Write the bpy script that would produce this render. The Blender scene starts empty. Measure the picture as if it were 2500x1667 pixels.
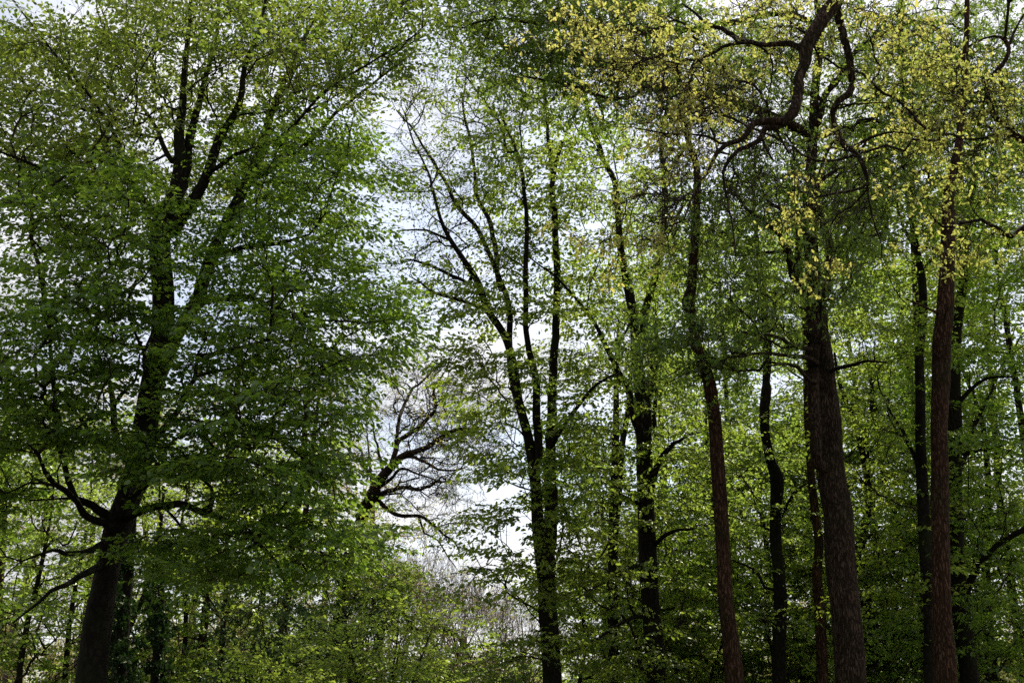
import bpy, math, random
import numpy as np
R = math.radians
rng = np.random.default_rng(11)
random.seed(11)
scene = bpy.context.scene
COL = scene.collection

# ------------------------------------------------------------------ camera
PITCH, FPX, W = 19.0, 1098.0, 1024.0
CAM = np.array([0.0, 0.0, 1.6])
cam_d = bpy.data.cameras.new('camera')
cam_d.sensor_width = 36.0
cam_d.lens = 36.0 * FPX / W
cam_d.clip_start, cam_d.clip_end = 0.05, 3000.0
cam = bpy.data.objects.new('camera', cam_d)
COL.objects.link(cam)
cam.location = CAM
cam.rotation_euler = (R(90 + PITCH), 0, 0)
scene.camera = cam

# ------------------------------------------------------------------ sky and sun
SUN_EL, SUN_AZ = 52.0, 30.0          # azimuth clockwise from +Y (ahead of the camera)
world = bpy.data.worlds.new('World')
scene.world = world
world.use_nodes = True
nt = world.node_tree
N, L = nt.nodes, nt.links
for n in list(N): N.remove(n)
out = N.new('ShaderNodeOutputWorld')
sky = N.new('ShaderNodeTexSky'); sky.sky_type = 'NISHITA'; sky.sun_disc = False
sky.sun_elevation = R(SUN_EL); sky.sun_rotation = R(SUN_AZ)
sky.air_density = 1.0; sky.dust_density = 1.5
bgs = N.new('ShaderNodeBackground'); bgs.inputs[1].default_value = 0.15
L.new(sky.outputs[0], bgs.inputs[0])
bgc = N.new('ShaderNodeBackground'); bgc.inputs[0].default_value = (0.955, 0.965, 1.0, 1); 
tc = N.new('ShaderNodeTexCoord')
# clouds are brighter towards the sun than in the half of the sky away from it
dt = N.new('ShaderNodeVectorMath'); dt.operation = 'DOT_PRODUCT'
dt.inputs[1].default_value = (math.sin(R(SUN_AZ)) * math.cos(R(SUN_EL)), math.cos(R(SUN_AZ)) * math.cos(R(SUN_EL)), math.sin(R(SUN_EL)))
L.new(tc.outputs['Generated'], dt.inputs[0])
mr = N.new('ShaderNodeMapRange'); mr.inputs[1].default_value = -0.2; mr.inputs[2].default_value = 0.9; mr.inputs[3].default_value = 0.36; mr.inputs[4].default_value = 0.9
L.new(dt.outputs['Value'], mr.inputs[0]); n2 = N.new('ShaderNodeTexNoise'); n2.inputs['Scale'].default_value = 6.5; n2.inputs['Detail'].default_value = 7
L.new(tc.outputs['Generated'], n2.inputs['Vector'])
m2 = N.new('ShaderNodeMapRange'); m2.inputs[1].default_value = 0.35; m2.inputs[2].default_value = 0.62; m2.inputs[3].default_value = 0.78; m2.inputs[4].default_value = 1.12
L.new(n2.outputs['Fac'], m2.inputs[0])
m3 = N.new('ShaderNodeMath'); m3.operation = 'MULTIPLY'
L.new(mr.outputs[0], m3.inputs[0]); L.new(m2.outputs[0], m3.inputs[1]); L.new(m3.outputs[0], bgc.inputs[1])
mp = N.new('ShaderNodeMapping'); mp.inputs['Scale'].default_value = (1, 1, 1.9); mp.inputs['Location'].default_value = (0.37, 0.2, 0.1)
L.new(tc.outputs['Generated'], mp.inputs[0])
nz = N.new('ShaderNodeTexNoise'); nz.inputs['Scale'].default_value = 3.2; nz.inputs['Detail'].default_value = 9; nz.inputs['Roughness'].default_value = 0.55
L.new(mp.outputs[0], nz.inputs['Vector'])
cr = N.new('ShaderNodeValToRGB')
cr.color_ramp.elements[0].position = 0.43; cr.color_ramp.elements[0].color = (0.45, 0.45, 0.45, 1)
cr.color_ramp.elements[1].position = 0.56; cr.color_ramp.elements[1].color = (1, 1, 1, 1)
L.new(nz.outputs['Fac'], cr.inputs[0])
mx = N.new('ShaderNodeMixShader')
L.new(cr.outputs[0], mx.inputs[0]); L.new(bgs.outputs[0], mx.inputs[1]); L.new(bgc.outputs[0], mx.inputs[2])
L.new(mx.outputs[0], out.inputs[0])

sun_d = bpy.data.lights.new('sun', 'SUN')
sun_d.energy = 5.0; sun_d.angle = R(0.53); sun_d.color = (1.0, 0.93, 0.80)
sun = bpy.data.objects.new('sun', sun_d); COL.objects.link(sun)
sun.rotation_euler = (R(90 - SUN_EL), 0, R(180 - SUN_AZ))
sun.location = (10, 30, 60)

vs = scene.view_settings
vs.view_transform = 'Standard'; vs.look = 'None'; vs.gamma = 1.0; vs.exposure = 0.5; vs.use_curve_mapping = False
cy = scene.cycles
cy.max_bounces = 8; cy.diffuse_bounces = 7; cy.transmission_bounces = 7; cy.glossy_bounces = 2
cy.use_denoising = False
cy.sample_clamp_indirect = 6.0
cy.use_adaptive_sampling = True; cy.adaptive_threshold = 0.02

# ------------------------------------------------------------------ helpers
ct, st = math.cos(R(PITCH)), math.sin(R(PITCH))
K = W / 4700.0
def P(dx, dy, Y):
    """photo coordinates (0-4700 x 0-3135) at forward distance Y metres -> world point"""
    dx = np.asarray(dx, float); dy = np.asarray(dy, float)
    u = (dx - 2350) * K; v = (1567.5 - dy) * K
    yd = FPX * ct - v * st; zd = FPX * st + v * ct
    s = Y / yd
    return np.stack([u * s, yd * s, zd * s + 1.6], -1)
def PR(w, dy, Y):
    v = (1567.5 - dy) * K
    return 0.5 * w * K * Y / (FPX * ct - v * st)

def unit(v, axis=-1):
    return v / np.maximum(np.linalg.norm(v, axis=axis, keepdims=True), 1e-9)

def mesh_obj(name, verts, loops, sizes, mat, parent=None, smooth=False):
    me = bpy.data.meshes.new(name)
    nv, nf, nl = len(verts), len(sizes), len(loops)
    me.vertices.add(nv); me.vertices.foreach_set('co', np.ascontiguousarray(verts, np.float32).ravel())
    me.loops.add(nl); me.loops.foreach_set('vertex_index', np.ascontiguousarray(loops, np.int32))
    me.polygons.add(nf)
    starts = np.concatenate([[0], np.cumsum(sizes)[:-1]]).astype(np.int32)
    me.polygons.foreach_set('loop_start', starts)
    me.polygons.foreach_set('loop_total', np.asarray(sizes, np.int32))
    if smooth: me.polygons.foreach_set('use_smooth', np.ones(nf, bool))
    me.materials.append(mat)
    me.update(calc_edges=True)
    o = bpy.data.objects.new(name, me); COL.objects.link(o)
    if parent is not None:
        o.parent = parent
        o.matrix_parent_inverse = parent.matrix_world.inverted() if False else o.matrix_parent_inverse
        me.vertices.foreach_set('co', (np.asarray(verts, np.float32) - np.array(parent.location, np.float32)).ravel())
    return o

def empty(name, loc, label, cat, group=None):
    o = bpy.data.objects.new(name, None); COL.objects.link(o)
    o.location = [float(a) for a in loc]; o.empty_display_size = 0.3
    o['label'] = label; o['category'] = cat
    if group: o['group'] = group
    return o

class Tubes:
    def __init__(self): self.v = []; self.l = []; self.n = 0; self.f = 0
    def add(self, pts, rad, sides, rough=0.0, cap=True):
        pts = np.asarray(pts, float); rad = np.asarray(rad, float)
        m = len(pts)
        if m < 2: return
        t = unit(np.gradient(pts, axis=0))
        ref = np.array([0.31, 0.92, 0.22]) if abs(t[0][2]) > 0.7 else np.array([0.1, 0.15, 1.0])
        a = unit(np.cross(t, ref)); b = np.cross(t, a)
        ang = np.arange(sides) * (2 * math.pi / sides)
        rr = rad[:, None] * np.ones((1, sides))
        if rough > 0:
            zz = np.cumsum(np.r_[0, np.linalg.norm(np.diff(pts, axis=0), axis=1)])
            ph = rng.uniform(0, 6.28, 6)
            for k, (kk, kz, am) in enumerate(((2, .7, .5), (3, 1.3, .35), (5, .5, .3), (7, 2.1, .18), (1, 2.9, .3), (4, 4.3, .2))):
                rr = rr * (1 + rough * am * np.sin(kk * ang[None] + kz * zz[:, None] + ph[k]))
        ring = pts[:, None] + rr[..., None] * (np.cos(ang)[None, :, None] * a[:, None] + np.sin(ang)[None, :, None] * b[:, None])
        i = np.arange(m - 1)[:, None] * sides; j = np.arange(sides)[None]; j2 = (j + 1) % sides
        q = np.stack([i + j, i + j2, i + sides + j2, i + sides + j], -1).reshape(-1, 4) + self.n
        self.v.append(ring.reshape(-1, 3)); self.l.append(q); self.n += m * sides
    def prisms(self, p0, p1, r0, r1):
        """many straight three-sided twigs at once"""
        m = len(p0)
        if m == 0: return
        t = unit(p1 - p0); ref = np.where(np.abs(t[:, 2:3]) > .8, [[1., .2, 0]], [[.1, .2, 1.]])
        a = unit(np.cross(t, ref)); b = np.cross(t, a)
        rings = []
        for p, r in ((p0, r0), (p1, r1)):
            for k in range(3):
                c, s = math.cos(k * 2.0944), math.sin(k * 2.0944)
                rings.append(p + r[:, None] * (c * a + s * b))
        v = np.stack(rings, 1)
        base = (np.arange(m) * 6)[:, None, None] + self.n
        q = base + np.array([[0, 1, 4, 3], [1, 2, 5, 4], [2, 0, 3, 5]])[None]
        self.v.append(v.reshape(-1, 3)); self.l.append(q.reshape(-1, 4)); self.n += m * 6
    def build(self, name, mat, parent=None, smooth=True):
        if not self.v: return None
        v = np.concatenate(self.v); l = np.concatenate(self.l)
        return mesh_obj(name, v, l.ravel(), np.full(len(l), 4), mat, parent, smooth)

def spline(pts, step):
    pts = np.asarray(pts, float)
    p = np.vstack([2 * pts[0] - pts[1], pts, 2 * pts[-1] - pts[-2]])
    res = []
    for i in range(1, len(p) - 2):
        d = np.linalg.norm(p[i + 1, :3] - p[i, :3]); n = max(2, int(d / step))
        t = np.linspace(0, 1, n, endpoint=False)[:, None]
        res.append(0.5 * (2 * p[i] + (p[i + 1] - p[i - 1]) * t + (2 * p[i - 1] - 5 * p[i] + 4 * p[i + 1] - p[i + 2]) * t ** 2
                          + (3 * p[i] - p[i - 1] - 3 * p[i + 1] + p[i + 2]) * t ** 3))
    res.append(pts[-1:])
    return np.vstack(res)

# ------------------------------------------------------------------ materials
def new_mat(name):
    m = bpy.data.materials.new(name); m.use_nodes = True
    for n in list(m.node_tree.nodes): m.node_tree.nodes.remove(n)
    return m, m.node_tree.nodes, m.node_tree.links

def leaf_mat(name, refl_a, refl_b, tr_a, tr_b, trans=0.55, gloss=0.06):
    m, N, L = new_mat(name)
    o = N.new('ShaderNodeOutputMaterial')
    geo = N.new('ShaderNodeNewGeometry')
    nz = N.new('ShaderNodeTexNoise'); nz.inputs['Scale'].default_value = 0.55; nz.inputs['Detail'].default_value = 2
    L.new(geo.outputs['Position'], nz.inputs['Vector'])
    ad = N.new('ShaderNodeMath'); ad.operation = 'MULTIPLY_ADD'; ad.inputs[1].default_value = 0.62
    L.new(geo.outputs['Random Per Island'], ad.inputs[0])
    sc = N.new('ShaderNodeMath'); sc.operation = 'MULTIPLY_ADD'; sc.inputs[1].default_value = 1.6; sc.inputs[2].default_value = -0.6
    L.new(nz.outputs['Fac'], sc.inputs[0]); L.new(sc.outputs[0], ad.inputs[2]); ad.use_clamp = True
    m1 = N.new('ShaderNodeMixRGB'); m1.inputs[1].default_value = (*refl_a, 1); m1.inputs[2].default_value = (*refl_b, 1)
    m2 = N.new('ShaderNodeMixRGB'); m2.inputs[1].default_value = (*tr_a, 1); m2.inputs[2].default_value = (*tr_b, 1)
    L.new(ad.outputs[0], m1.inputs[0]); L.new(ad.outputs[0], m2.inputs[0])
    df = N.new('ShaderNodeBsdfDiffuse'); L.new(m1.outputs[0], df.inputs[0])
    tr = N.new('ShaderNodeBsdfTranslucent'); L.new(m2.outputs[0], tr.inputs[0])
    gl = N.new('ShaderNodeBsdfGlossy'); gl.inputs['Roughness'].default_value = 0.38; gl.inputs[0].default_value = (.62, .66, .5, 1)
    a = N.new('ShaderNodeMixShader'); a.inputs[0].default_value = trans
    L.new(df.outputs[0], a.inputs[1]); L.new(tr.outputs[0], a.inputs[2])
    b = N.new('ShaderNodeMixShader'); b.inputs[0].default_value = gloss
    L.new(a.outputs[0], b.inputs[1]); L.new(gl.outputs[0], b.inputs[2])
    L.new(b.outputs[0], o.inputs[0])
    return m

def bark_mat(name, c1, c2, c3, zs=0.18, scale=14, bump=0.6, moss=0.0):
    m, N, L = new_mat(name)
    o = N.new('ShaderNodeOutputMaterial'); p = N.new('ShaderNodeBsdfPrincipled')
    p.inputs['Roughness'].default_value = 0.9; p.inputs['Specular IOR Level'].default_value = 0.06
    geo = N.new('ShaderNodeTexCoord')
    mp = N.new('ShaderNodeMapping'); mp.inputs['Scale'].default_value = (1, 1, zs)
    L.new(geo.outputs['Object'], mp.inputs[0])
    wn = N.new('ShaderNodeTexNoise'); wn.inputs['Scale'].default_value = 3.5; wn.inputs['Detail'].default_value = 7; wn.inputs['Roughness'].default_value = .65
    L.new(mp.outputs[0], wn.inputs['Vector'])
    mv = N.new('ShaderNodeVectorMath'); mv.operation = 'MULTIPLY_ADD'; mv.inputs[1].default_value = (.22, .22, .30)
    L.new(wn.outputs['Color'], mv.inputs[0]); L.new(mp.outputs[0], mv.inputs[2])
    vo = N.new('ShaderNodeTexVoronoi'); vo.feature = 'DISTANCE_TO_EDGE'; vo.inputs['Scale'].default_value = scale * 1.9; vo.inputs['Randomness'].default_value = 1.0
    L.new(mv.outputs[0], vo.inputs['Vector'])
    nz = N.new('ShaderNodeTexNoise'); nz.inputs['Scale'].default_value = scale * 1.7; nz.inputs['Detail'].default_value = 6
    L.new(mv.outputs[0], nz.inputs['Vector'])
    r1 = N.new('ShaderNodeValToRGB'); r1.color_ramp.elements[0].position = 0.03; r1.color_ramp.elements[1].position = 0.22
    L.new(vo.outputs['Distance'], r1.inputs[0])
    mu = N.new('ShaderNodeMath'); mu.operation = 'MULTIPLY_ADD'; mu.inputs[1].default_value = 0.42
    L.new(r1.outputs[0], mu.inputs[0]); 
    m6 = N.new('ShaderNodeMath'); m6.operation = 'MULTIPLY'; m6.inputs[1].default_value = 0.75
    L.new(nz.outputs['Fac'], m6.inputs[0]); L.new(m6.outputs[0], mu.inputs[2])
    cr = N.new('ShaderNodeValToRGB')
    cr.color_ramp.elements[0].position = 0.15; cr.color_ramp.elements[0].color = (*c1, 1)
    cr.color_ramp.elements[1].position = 0.95; cr.color_ramp.elements[1].color = (*c3, 1)
    e = cr.color_ramp.elements.new(0.6); e.color = (*c2, 1)
    L.new(mu.outputs[0], cr.inputs[0])
    colr = cr.outputs[0]
    n3 = N.new('ShaderNodeTexNoise'); n3.inputs['Scale'].default_value = .9; n3.inputs['Detail'].default_value = 5
    L.new(geo.outputs['Object'], n3.inputs['Vector'])
    r3 = N.new('ShaderNodeMapRange'); r3.inputs[1].default_value = .3; r3.inputs[2].default_value = .7; r3.inputs[3].default_value = .55; r3.inputs[4].default_value = 1.35
    L.new(n3.outputs['Fac'], r3.inputs[0])
    v3 = N.new('ShaderNodeVectorMath'); v3.operation = 'SCALE'
    L.new(colr, v3.inputs[0]); L.new(r3.outputs[0], v3.inputs['Scale']); colr = v3.outputs[0]
    if moss > 0:
        n2 = N.new('ShaderNodeTexNoise'); n2.inputs['Scale'].default_value = 1.6; n2.inputs['Detail'].default_value = 6
        L.new(geo.outputs['Object'], n2.inputs['Vector'])
        rr = N.new('ShaderNodeValToRGB'); rr.color_ramp.elements[0].position = 0.48; rr.color_ramp.elements[1].position = 0.66
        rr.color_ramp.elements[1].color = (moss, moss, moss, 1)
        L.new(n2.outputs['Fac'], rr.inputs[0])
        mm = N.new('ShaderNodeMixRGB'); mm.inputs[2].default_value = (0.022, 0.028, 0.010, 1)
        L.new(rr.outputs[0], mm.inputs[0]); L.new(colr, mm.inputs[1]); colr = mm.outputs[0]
    kn = N.new('ShaderNodeTexVoronoi'); kn.inputs['Scale'].default_value = 1.5; kn.inputs['Randomness'].default_value = 1.0
    km = N.new('ShaderNodeMapping'); km.inputs['Scale'].default_value = (1.3, 1.3, 1.9)
    L.new(geo.outputs['Object'], km.inputs[0]); L.new(km.outputs[0], kn.inputs['Vector'])
    kr = N.new('ShaderNodeMapRange'); kr.inputs[1].default_value = .05; kr.inputs[2].default_value = .13; kr.inputs[3].default_value = .35; kr.inputs[4].default_value = 1.0
    L.new(kn.outputs['Distance'], kr.inputs[0])
    kv = N.new('ShaderNodeVectorMath'); kv.operation = 'SCALE'
    L.new(colr, kv.inputs[0]); L.new(kr.outputs[0], kv.inputs['Scale']); colr = kv.outputs[0]
    L.new(colr, p.inputs['Base Color'])
    bp = N.new('ShaderNodeBump'); bp.inputs['Strength'].default_value = bump; bp.inputs['Distance'].default_value = 0.05
    L.new(mu.outputs[0], bp.inputs['Height']); L.new(bp.outputs[0], p.inputs['Normal'])
    L.new(p.outputs[0], o.inputs[0])
    return m

M = dict(
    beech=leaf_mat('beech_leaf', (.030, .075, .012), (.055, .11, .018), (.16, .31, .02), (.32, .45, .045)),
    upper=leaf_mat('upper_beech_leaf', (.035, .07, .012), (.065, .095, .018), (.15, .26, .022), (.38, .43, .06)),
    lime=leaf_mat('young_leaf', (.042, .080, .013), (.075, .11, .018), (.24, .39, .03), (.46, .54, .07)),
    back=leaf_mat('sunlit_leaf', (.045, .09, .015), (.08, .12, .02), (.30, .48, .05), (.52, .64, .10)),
    oakg=leaf_mat('oak_leaf', (.030, .07, .012), (.05, .09, .016), (.15, .28, .025), (.32, .40, .05)),
    oaky=leaf_mat('young_oak_leaf', (.08, .095, .018), (.12, .11, .025), (.40, .47, .075), (.68, .61, .15), trans=0.6),
    ivy=leaf_mat('ivy_leaf', (.012, .03, .008), (.02, .045, .012), (.02, .05, .008), (.04, .08, .012), trans=0.3, gloss=0.04),
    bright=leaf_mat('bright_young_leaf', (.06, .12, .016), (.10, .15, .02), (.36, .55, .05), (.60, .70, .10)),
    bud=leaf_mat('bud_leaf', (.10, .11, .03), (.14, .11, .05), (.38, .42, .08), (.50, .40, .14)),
    needle=leaf_mat('needle', (.014, .035, .014), (.025, .05, .018), (.02, .05, .01), (.04, .08, .02), trans=0.3),
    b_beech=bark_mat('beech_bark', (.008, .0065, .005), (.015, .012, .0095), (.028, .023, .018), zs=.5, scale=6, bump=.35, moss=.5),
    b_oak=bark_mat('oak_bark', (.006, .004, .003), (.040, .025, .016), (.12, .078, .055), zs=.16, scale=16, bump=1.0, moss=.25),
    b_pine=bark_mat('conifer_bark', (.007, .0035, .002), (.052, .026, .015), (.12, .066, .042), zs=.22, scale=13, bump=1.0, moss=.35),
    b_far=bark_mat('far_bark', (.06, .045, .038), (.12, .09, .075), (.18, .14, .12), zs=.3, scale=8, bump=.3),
    twig=bark_mat('twig_bark', (.016, .012, .010), (.026, .020, .015), (.04, .03, .024), zs=1, scale=8, bump=.1),
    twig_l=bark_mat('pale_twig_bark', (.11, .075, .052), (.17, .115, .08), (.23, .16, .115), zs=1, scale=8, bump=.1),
    catkin=leaf_mat('catkin', (.14, .12, .03), (.18, .14, .04), (.4, .34, .07), (.5, .4, .1)),
)

# ------------------------------------------------------------------ leaf shapes (x along the leaf, y across, z up), unit length
HEX = np.array([[0, 0, 0], [.28, .26, .05], [.68, .22, .03], [1.0, 0, -.10], [.68, -.22, .03], [.28, -.26, .05]])
HEX_F = ([0, 1, 2, 3, 0, 3, 4, 5], [4, 4])
RHO = np.array([[0, 0, 0], [.45, .32, .06], [1, 0, -.05], [.45, -.32, .06]])
RHO_F = ([0, 1, 2, 3], [4])
_o = [(0, 0), (.18, .05), (.28, .15), (.36, .09), (.48, .25), (.58, .14), (.72, .26), (.80, .15), (.92, .15), (1, 0)]
OAK = np.array([[x, y, .22 * y - .12 * x * x] for x, y in _o] + [[x, -y, .22 * y - .12 * x * x] for x, y in _o[-2:0:-1]])
OAK_F = (list(range(0, 10)) + [0] + list(range(9, 18)), [10, 10])
LANCE = np.array([[0, 0, 0], [.5, .022, 0], [1, 0, 0], [.5, -.022, 0]])

def spray_proto(kind, n):
    """leaf positions, leaf directions, leaf sizes and twig segments of one leafy twig about 1 unit long"""
    r = rng
    lp, ld, ln, seg = [], [], [], []
    if kind == 'flat':
        k = 9
        xs = np.linspace(.08, .95, k)
        bend = r.uniform(-.18, .18)
        def main(x): return np.array([x, bend * x * x, -.14 * x * x])
        prev = main(0)
        for i, x in enumerate(xs):
            cur = main(x); seg.append((prev, cur, .007 * (1.15 - x), .007 * (1.05 - x))); prev = cur
            s = 1 if i % 2 else -1
            Ls = (.5 * (1 - x) + .14) * r.uniform(.7, 1.2)
            a = s * r.uniform(.6, 1.0)
            d = np.array([math.cos(a), math.sin(a), r.uniform(-.18, .08)])
            e = cur + d * Ls
            seg.append((cur, e, .0035, .0015))
            m = max(2, int(round(Ls / .085)))
            for j in range(m):
                f = (j + .8) / m; q = cur + d * Ls * f; q[2] -= .05 * f * f
                b = a + (1 if j % 2 else -1) * r.uniform(.5, .95) * (0 if j == m - 1 else 1)
                lp.append(q); ld.append([math.cos(b), math.sin(b), r.uniform(-.7, .0)])
                ln.append([r.normal(0, .5), r.normal(0, .5), 1])
    elif kind == 'tuft':
        prev = np.zeros(3)
        for i in range(6):
            x = (i + 1) / 6
            cur = np.array([x * .9, r.normal(0, .06), r.normal(0, .06)]); seg.append((prev, cur, .008, .006)); prev = cur
            for s in range(2 if i < 5 else 1):
                a = r.uniform(-1.1, 1.1); el = r.normal(0, .45); Ls = r.uniform(.12, .34)
                if i == 5: a, Ls = 0, .06
                e = cur + Ls * np.array([math.cos(a) * math.cos(el), math.sin(a), math.sin(el)])
                seg.append((cur, e, .004, .002))
                c = 5
                for j in range(c):
                    b = j * 6.283 / c + r.uniform(-.5, .5)
                    d = np.array([.45 + math.cos(b) * .2, math.sin(b), math.cos(b)]) + r.normal(0, .2, 3); d[2] -= .25
                    lp.append(e + r.normal(0, .02, 3)); ld.append(d); ln.append([r.normal(0, .5), r.normal(0, .5), .8])
    elif kind == 'needle':
        prev = np.zeros(3)
        for i in range(5):
            x = (i + 1) / 5; cur = np.array([x * .7, 0, -.06 * x]); seg.append((prev, cur, .006, .004)); prev = cur
            for s in (-1, 1):
                e = cur + np.array([.15, s * r.uniform(.15, .3), r.uniform(-.06, .06)]); seg.append((cur, e, .003, .002))
                for j in range(7):
                    f = j / 6; q = cur + (e - cur) * f
                    lp.append(q); ld.append(r.normal(0, 1, 3) + [.5, s * .6, .1]); ln.append(r.normal(0, 1, 3))
    lp, ld, ln = map(np.array, (lp, ld, ln))
    idx = r.permutation(len(lp))
    idx = np.concatenate([idx] * (n // len(lp) + 1))[:n]
    jit = r.normal(0, .006 if kind == 'tuft' else .012, (n, 3))
    return lp[idx] + jit, unit(ld[idx]), unit(ln[idx]), seg

PROTO = {}
for kind, n in (('flat', 44), ('tuft', 50), ('needle', 70)):
    ps = [spray_proto(kind, n) for _ in range(7)]
    ns = min(len(p[3]) for p in ps)
    PROTO[kind] = [np.stack([p[0] for p in ps]), np.stack([p[1] for p in ps]), np.stack([p[2] for p in ps]),
                   np.stack([np.array([s[0] for s in p[3][:ns]]) for p in ps]), np.stack([np.array([s[1] for s in p[3][:ns]]) for p in ps]),
                   np.stack([np.array([[s[2], s[3]] for s in p[3][:ns]]) for p in ps])]

def frames(d, up, roll_sd):
    """rotation matrices whose x axis is d and whose z axis is near up"""
    d = unit(d); z = unit(up + rng.normal(0, roll_sd, d.shape)); y = unit(np.cross(z, d)); z = np.cross(d, y)
    return np.stack([d, y, z], -1)

def leaves_mesh(name, base, dirs, norms, size, shape, faces, mat, parent):
    m = len(base)
    x = unit(dirs); y = unit(np.cross(norms, x)); z = np.cross(x, y)
    v = base[:, None] + size[:, None, None] * (shape[None, :, 0:1] * x[:, None] + shape[None, :, 1:2] * y[:, None] + shape[None, :, 2:3] * z[:, None])
    k = len(shape); loops, sizes = faces
    lo = (np.arange(m) * k)[:, None] + np.array(loops)[None]
    return mesh_obj(name, v.reshape(-1, 3), lo.ravel(), np.tile(sizes, m), mat, parent)

# ------------------------------------------------------------------ tree builder
class Tree:
    def __init__(self, name, base, label, cat='tree', group=None, bark='b_beech', twig='twig'):
        self.root = empty(name, base, label, cat, group)
        self.bark = M[bark]; self.twig = M[twig]
        self.pos = np.zeros((0, 3)); self.plen = np.zeros(0); self.rad = np.zeros(0); self.dir = np.zeros((0, 3)); self.par = np.zeros(0, int)
        self.axis = np.array(base[:2], float)
        self.fixed = 0
    def _nodes(self, pts, rad, par0, pl0):
        n0 = len(self.pos); m = len(pts)
        seg = np.linalg.norm(np.diff(pts, axis=0), axis=1)
        pl = pl0 + np.r_[0, np.cumsum(seg)]
        self.pos = np.vstack([self.pos, pts]); self.plen = np.r_[self.plen, pl]; self.rad = np.r_[self.rad, rad]
        self.dir = np.vstack([self.dir, unit(np.gradient(pts, axis=0))])
        self.par = np.r_[self.par, np.r_[par0, np.arange(n0, n0 + m - 1)]].astype(int)
        self.fixed = len(self.pos)
    def stem(self, pts, rad, name='trunk', sides=20, step=.22, rough=.07, join=True, wob=0.0):
        """one traced stem or limb: world points and radii"""
        a = spline(np.column_stack([pts, rad]), step)
        p, r = a[:, :3], np.maximum(a[:, 3], .006)
        if wob > 0:
            w = rng.normal(0, wob, p.shape); w = (w + np.roll(w, 1, 0) + np.roll(w, -1, 0)) / 3; w[0] = 0
            p = p + w * np.minimum(1, r[:, None] / .03)
        par0, pl0 = -1, 0.
        if join and len(self.pos):
            i = int(np.argmin(np.linalg.norm(self.pos - p[0], axis=1) )); par0, pl0 = i, self.plen[i]
            if np.linalg.norm(self.pos[i] - p[0]) > .02:
                p = np.vstack([self.pos[i], p]); r = np.r_[min(r[0] * 1.15, self.rad[i]), r]
        tb = Tubes(); tb.add(p, r, sides, rough); o = tb.build(name, self.bark, self.root)
        self._nodes(p, r, par0, pl0)
        return o
    def trace(self, pts, Y0, Y1=None, name='trunk', **kw):
        """pts: (dx, dy, width) in photo units; depth runs from Y0 to Y1 along it"""
        pts = np.array(pts, float); n = len(pts)
        Y = np.linspace(Y0, Y0 if Y1 is None else Y1, n)
        p = P(pts[:, 0], pts[:, 1], Y); r = PR(pts[:, 2], pts[:, 1], Y)
        if name == 'trunk' and len(self.pos) == 0:
            d = (p[0] - p[1]) / max(.1, p[1][2] - p[0][2]); b = p[0] + d * p[0][2] * .5; b[2] = -.25
            p = np.vstack([b, p]); r = np.r_[r[0] * 1.35, r]
            self.axis = b[:2]; self.root.location = (b[0], b[1], 0)
        return self.stem(p, r, name, **kw)
    def grow(self, pts, spray='flat', size=1.0, leaf=.07, shape='hex', leafmat='beech', keep=1.0, up_bias=.35, bal=.35,
             droop=0.0, roll=.22, minr=.0055, wob=.05, pipe=2.35, maxtw=9.0, crown='crown', twigs='branchwork', rigid=1.0, horiz=.75, catkins=0, lsd=.25, step=.35, tw_scale=.55, maxr=.055):
        pts = np.asarray(pts); 
        d0 = np.array([np.min(np.linalg.norm(self.pos - q, axis=1)) for q in pts])
        pts = pts[np.argsort(d0)]
        cap = len(self.pos) + int(len(pts) * 14) + 100
        pos = np.zeros((cap, 3)); pl = np.zeros(cap); rad = np.zeros(cap); dr = np.zeros((cap, 3)); par = np.zeros(cap, int)
        n = len(self.pos); n_fixed = n
        pos[:n] = self.pos; pl[:n] = self.plen; rad[:n] = self.rad; dr[:n] = self.dir; par[:n] = self.par
        chains = []; ends = []; edir = []
        for q in pts:
            dv = q - pos[:n]; dist = np.sqrt((dv ** 2).sum(1))
            back = (dv * dr[:n]).sum(1) / np.maximum(dist, 1e-6)
            cost = dist * (1 + .45 * np.clip(.35 - back, 0, 2)) + bal * pl[:n] + up_bias * np.clip(pos[:n, 2] - q[2] + .25 * dist, 0, None)
            i = int(np.argmin(cost)); d = dist[i]
            if d > maxtw or n > cap - 60: continue
            m = max(2, int(d / step) + 1)
            t = np.linspace(0, 1, m + 1)[1:, None]
            p0 = pos[i]; c = p0 + unit((dr[i] * .8 + unit(q - p0) * .8))* d * .45
            path = (1 - t) ** 2 * p0 + 2 * t * (1 - t) * c + t ** 2 * q
            path = path + rng.normal(0, wob * min(1, d), path.shape) * np.sin(math.pi * np.clip(t, 0, 1))
            full = np.vstack([p0, path])
            g = unit(np.diff(full, axis=0))
            pos[n:n + m] = path; pl[n:n + m] = pl[i] + t[:, 0] * d; dr[n:n + m] = g
            par[n] = i; par[n + 1:n + m] = np.arange(n, n + m - 1)
            chains.append((i, n, m)); ends.append(q); edir.append(g[-1]); n += m
        acc = np.zeros(n)
        for (i, s, m) in chains: acc[s + m - 1] += minr ** pipe
        for k in range(n - 1, n_fixed - 1, -1):
            acc[par[k]] += acc[k]
        rr = np.minimum(acc ** (1 / pipe), maxr); rr[:n_fixed] = self.rad
        tb = Tubes()
        for (i, s, m) in chains:
            pts_ = np.vstack([pos[i], pos[s:s + m]]); r0 = min(rr[i] * .9, rr[s] * 1.15)
            ra = np.r_[r0, rr[s:s + m]]; ra[-1] *= .7
            tb.add(pts_, ra, 7 if ra[0] > .03 else (5 if ra[0] > .015 else 3), .05 if ra[0] > .03 else 0)
        S = len(ends)
        if S == 0: return
        ends = np.array(ends); edir = np.array(edir)
        outw = np.column_stack([ends[:, :2] - self.axis[None], np.zeros(S)]); outw = unit(outw)
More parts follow.
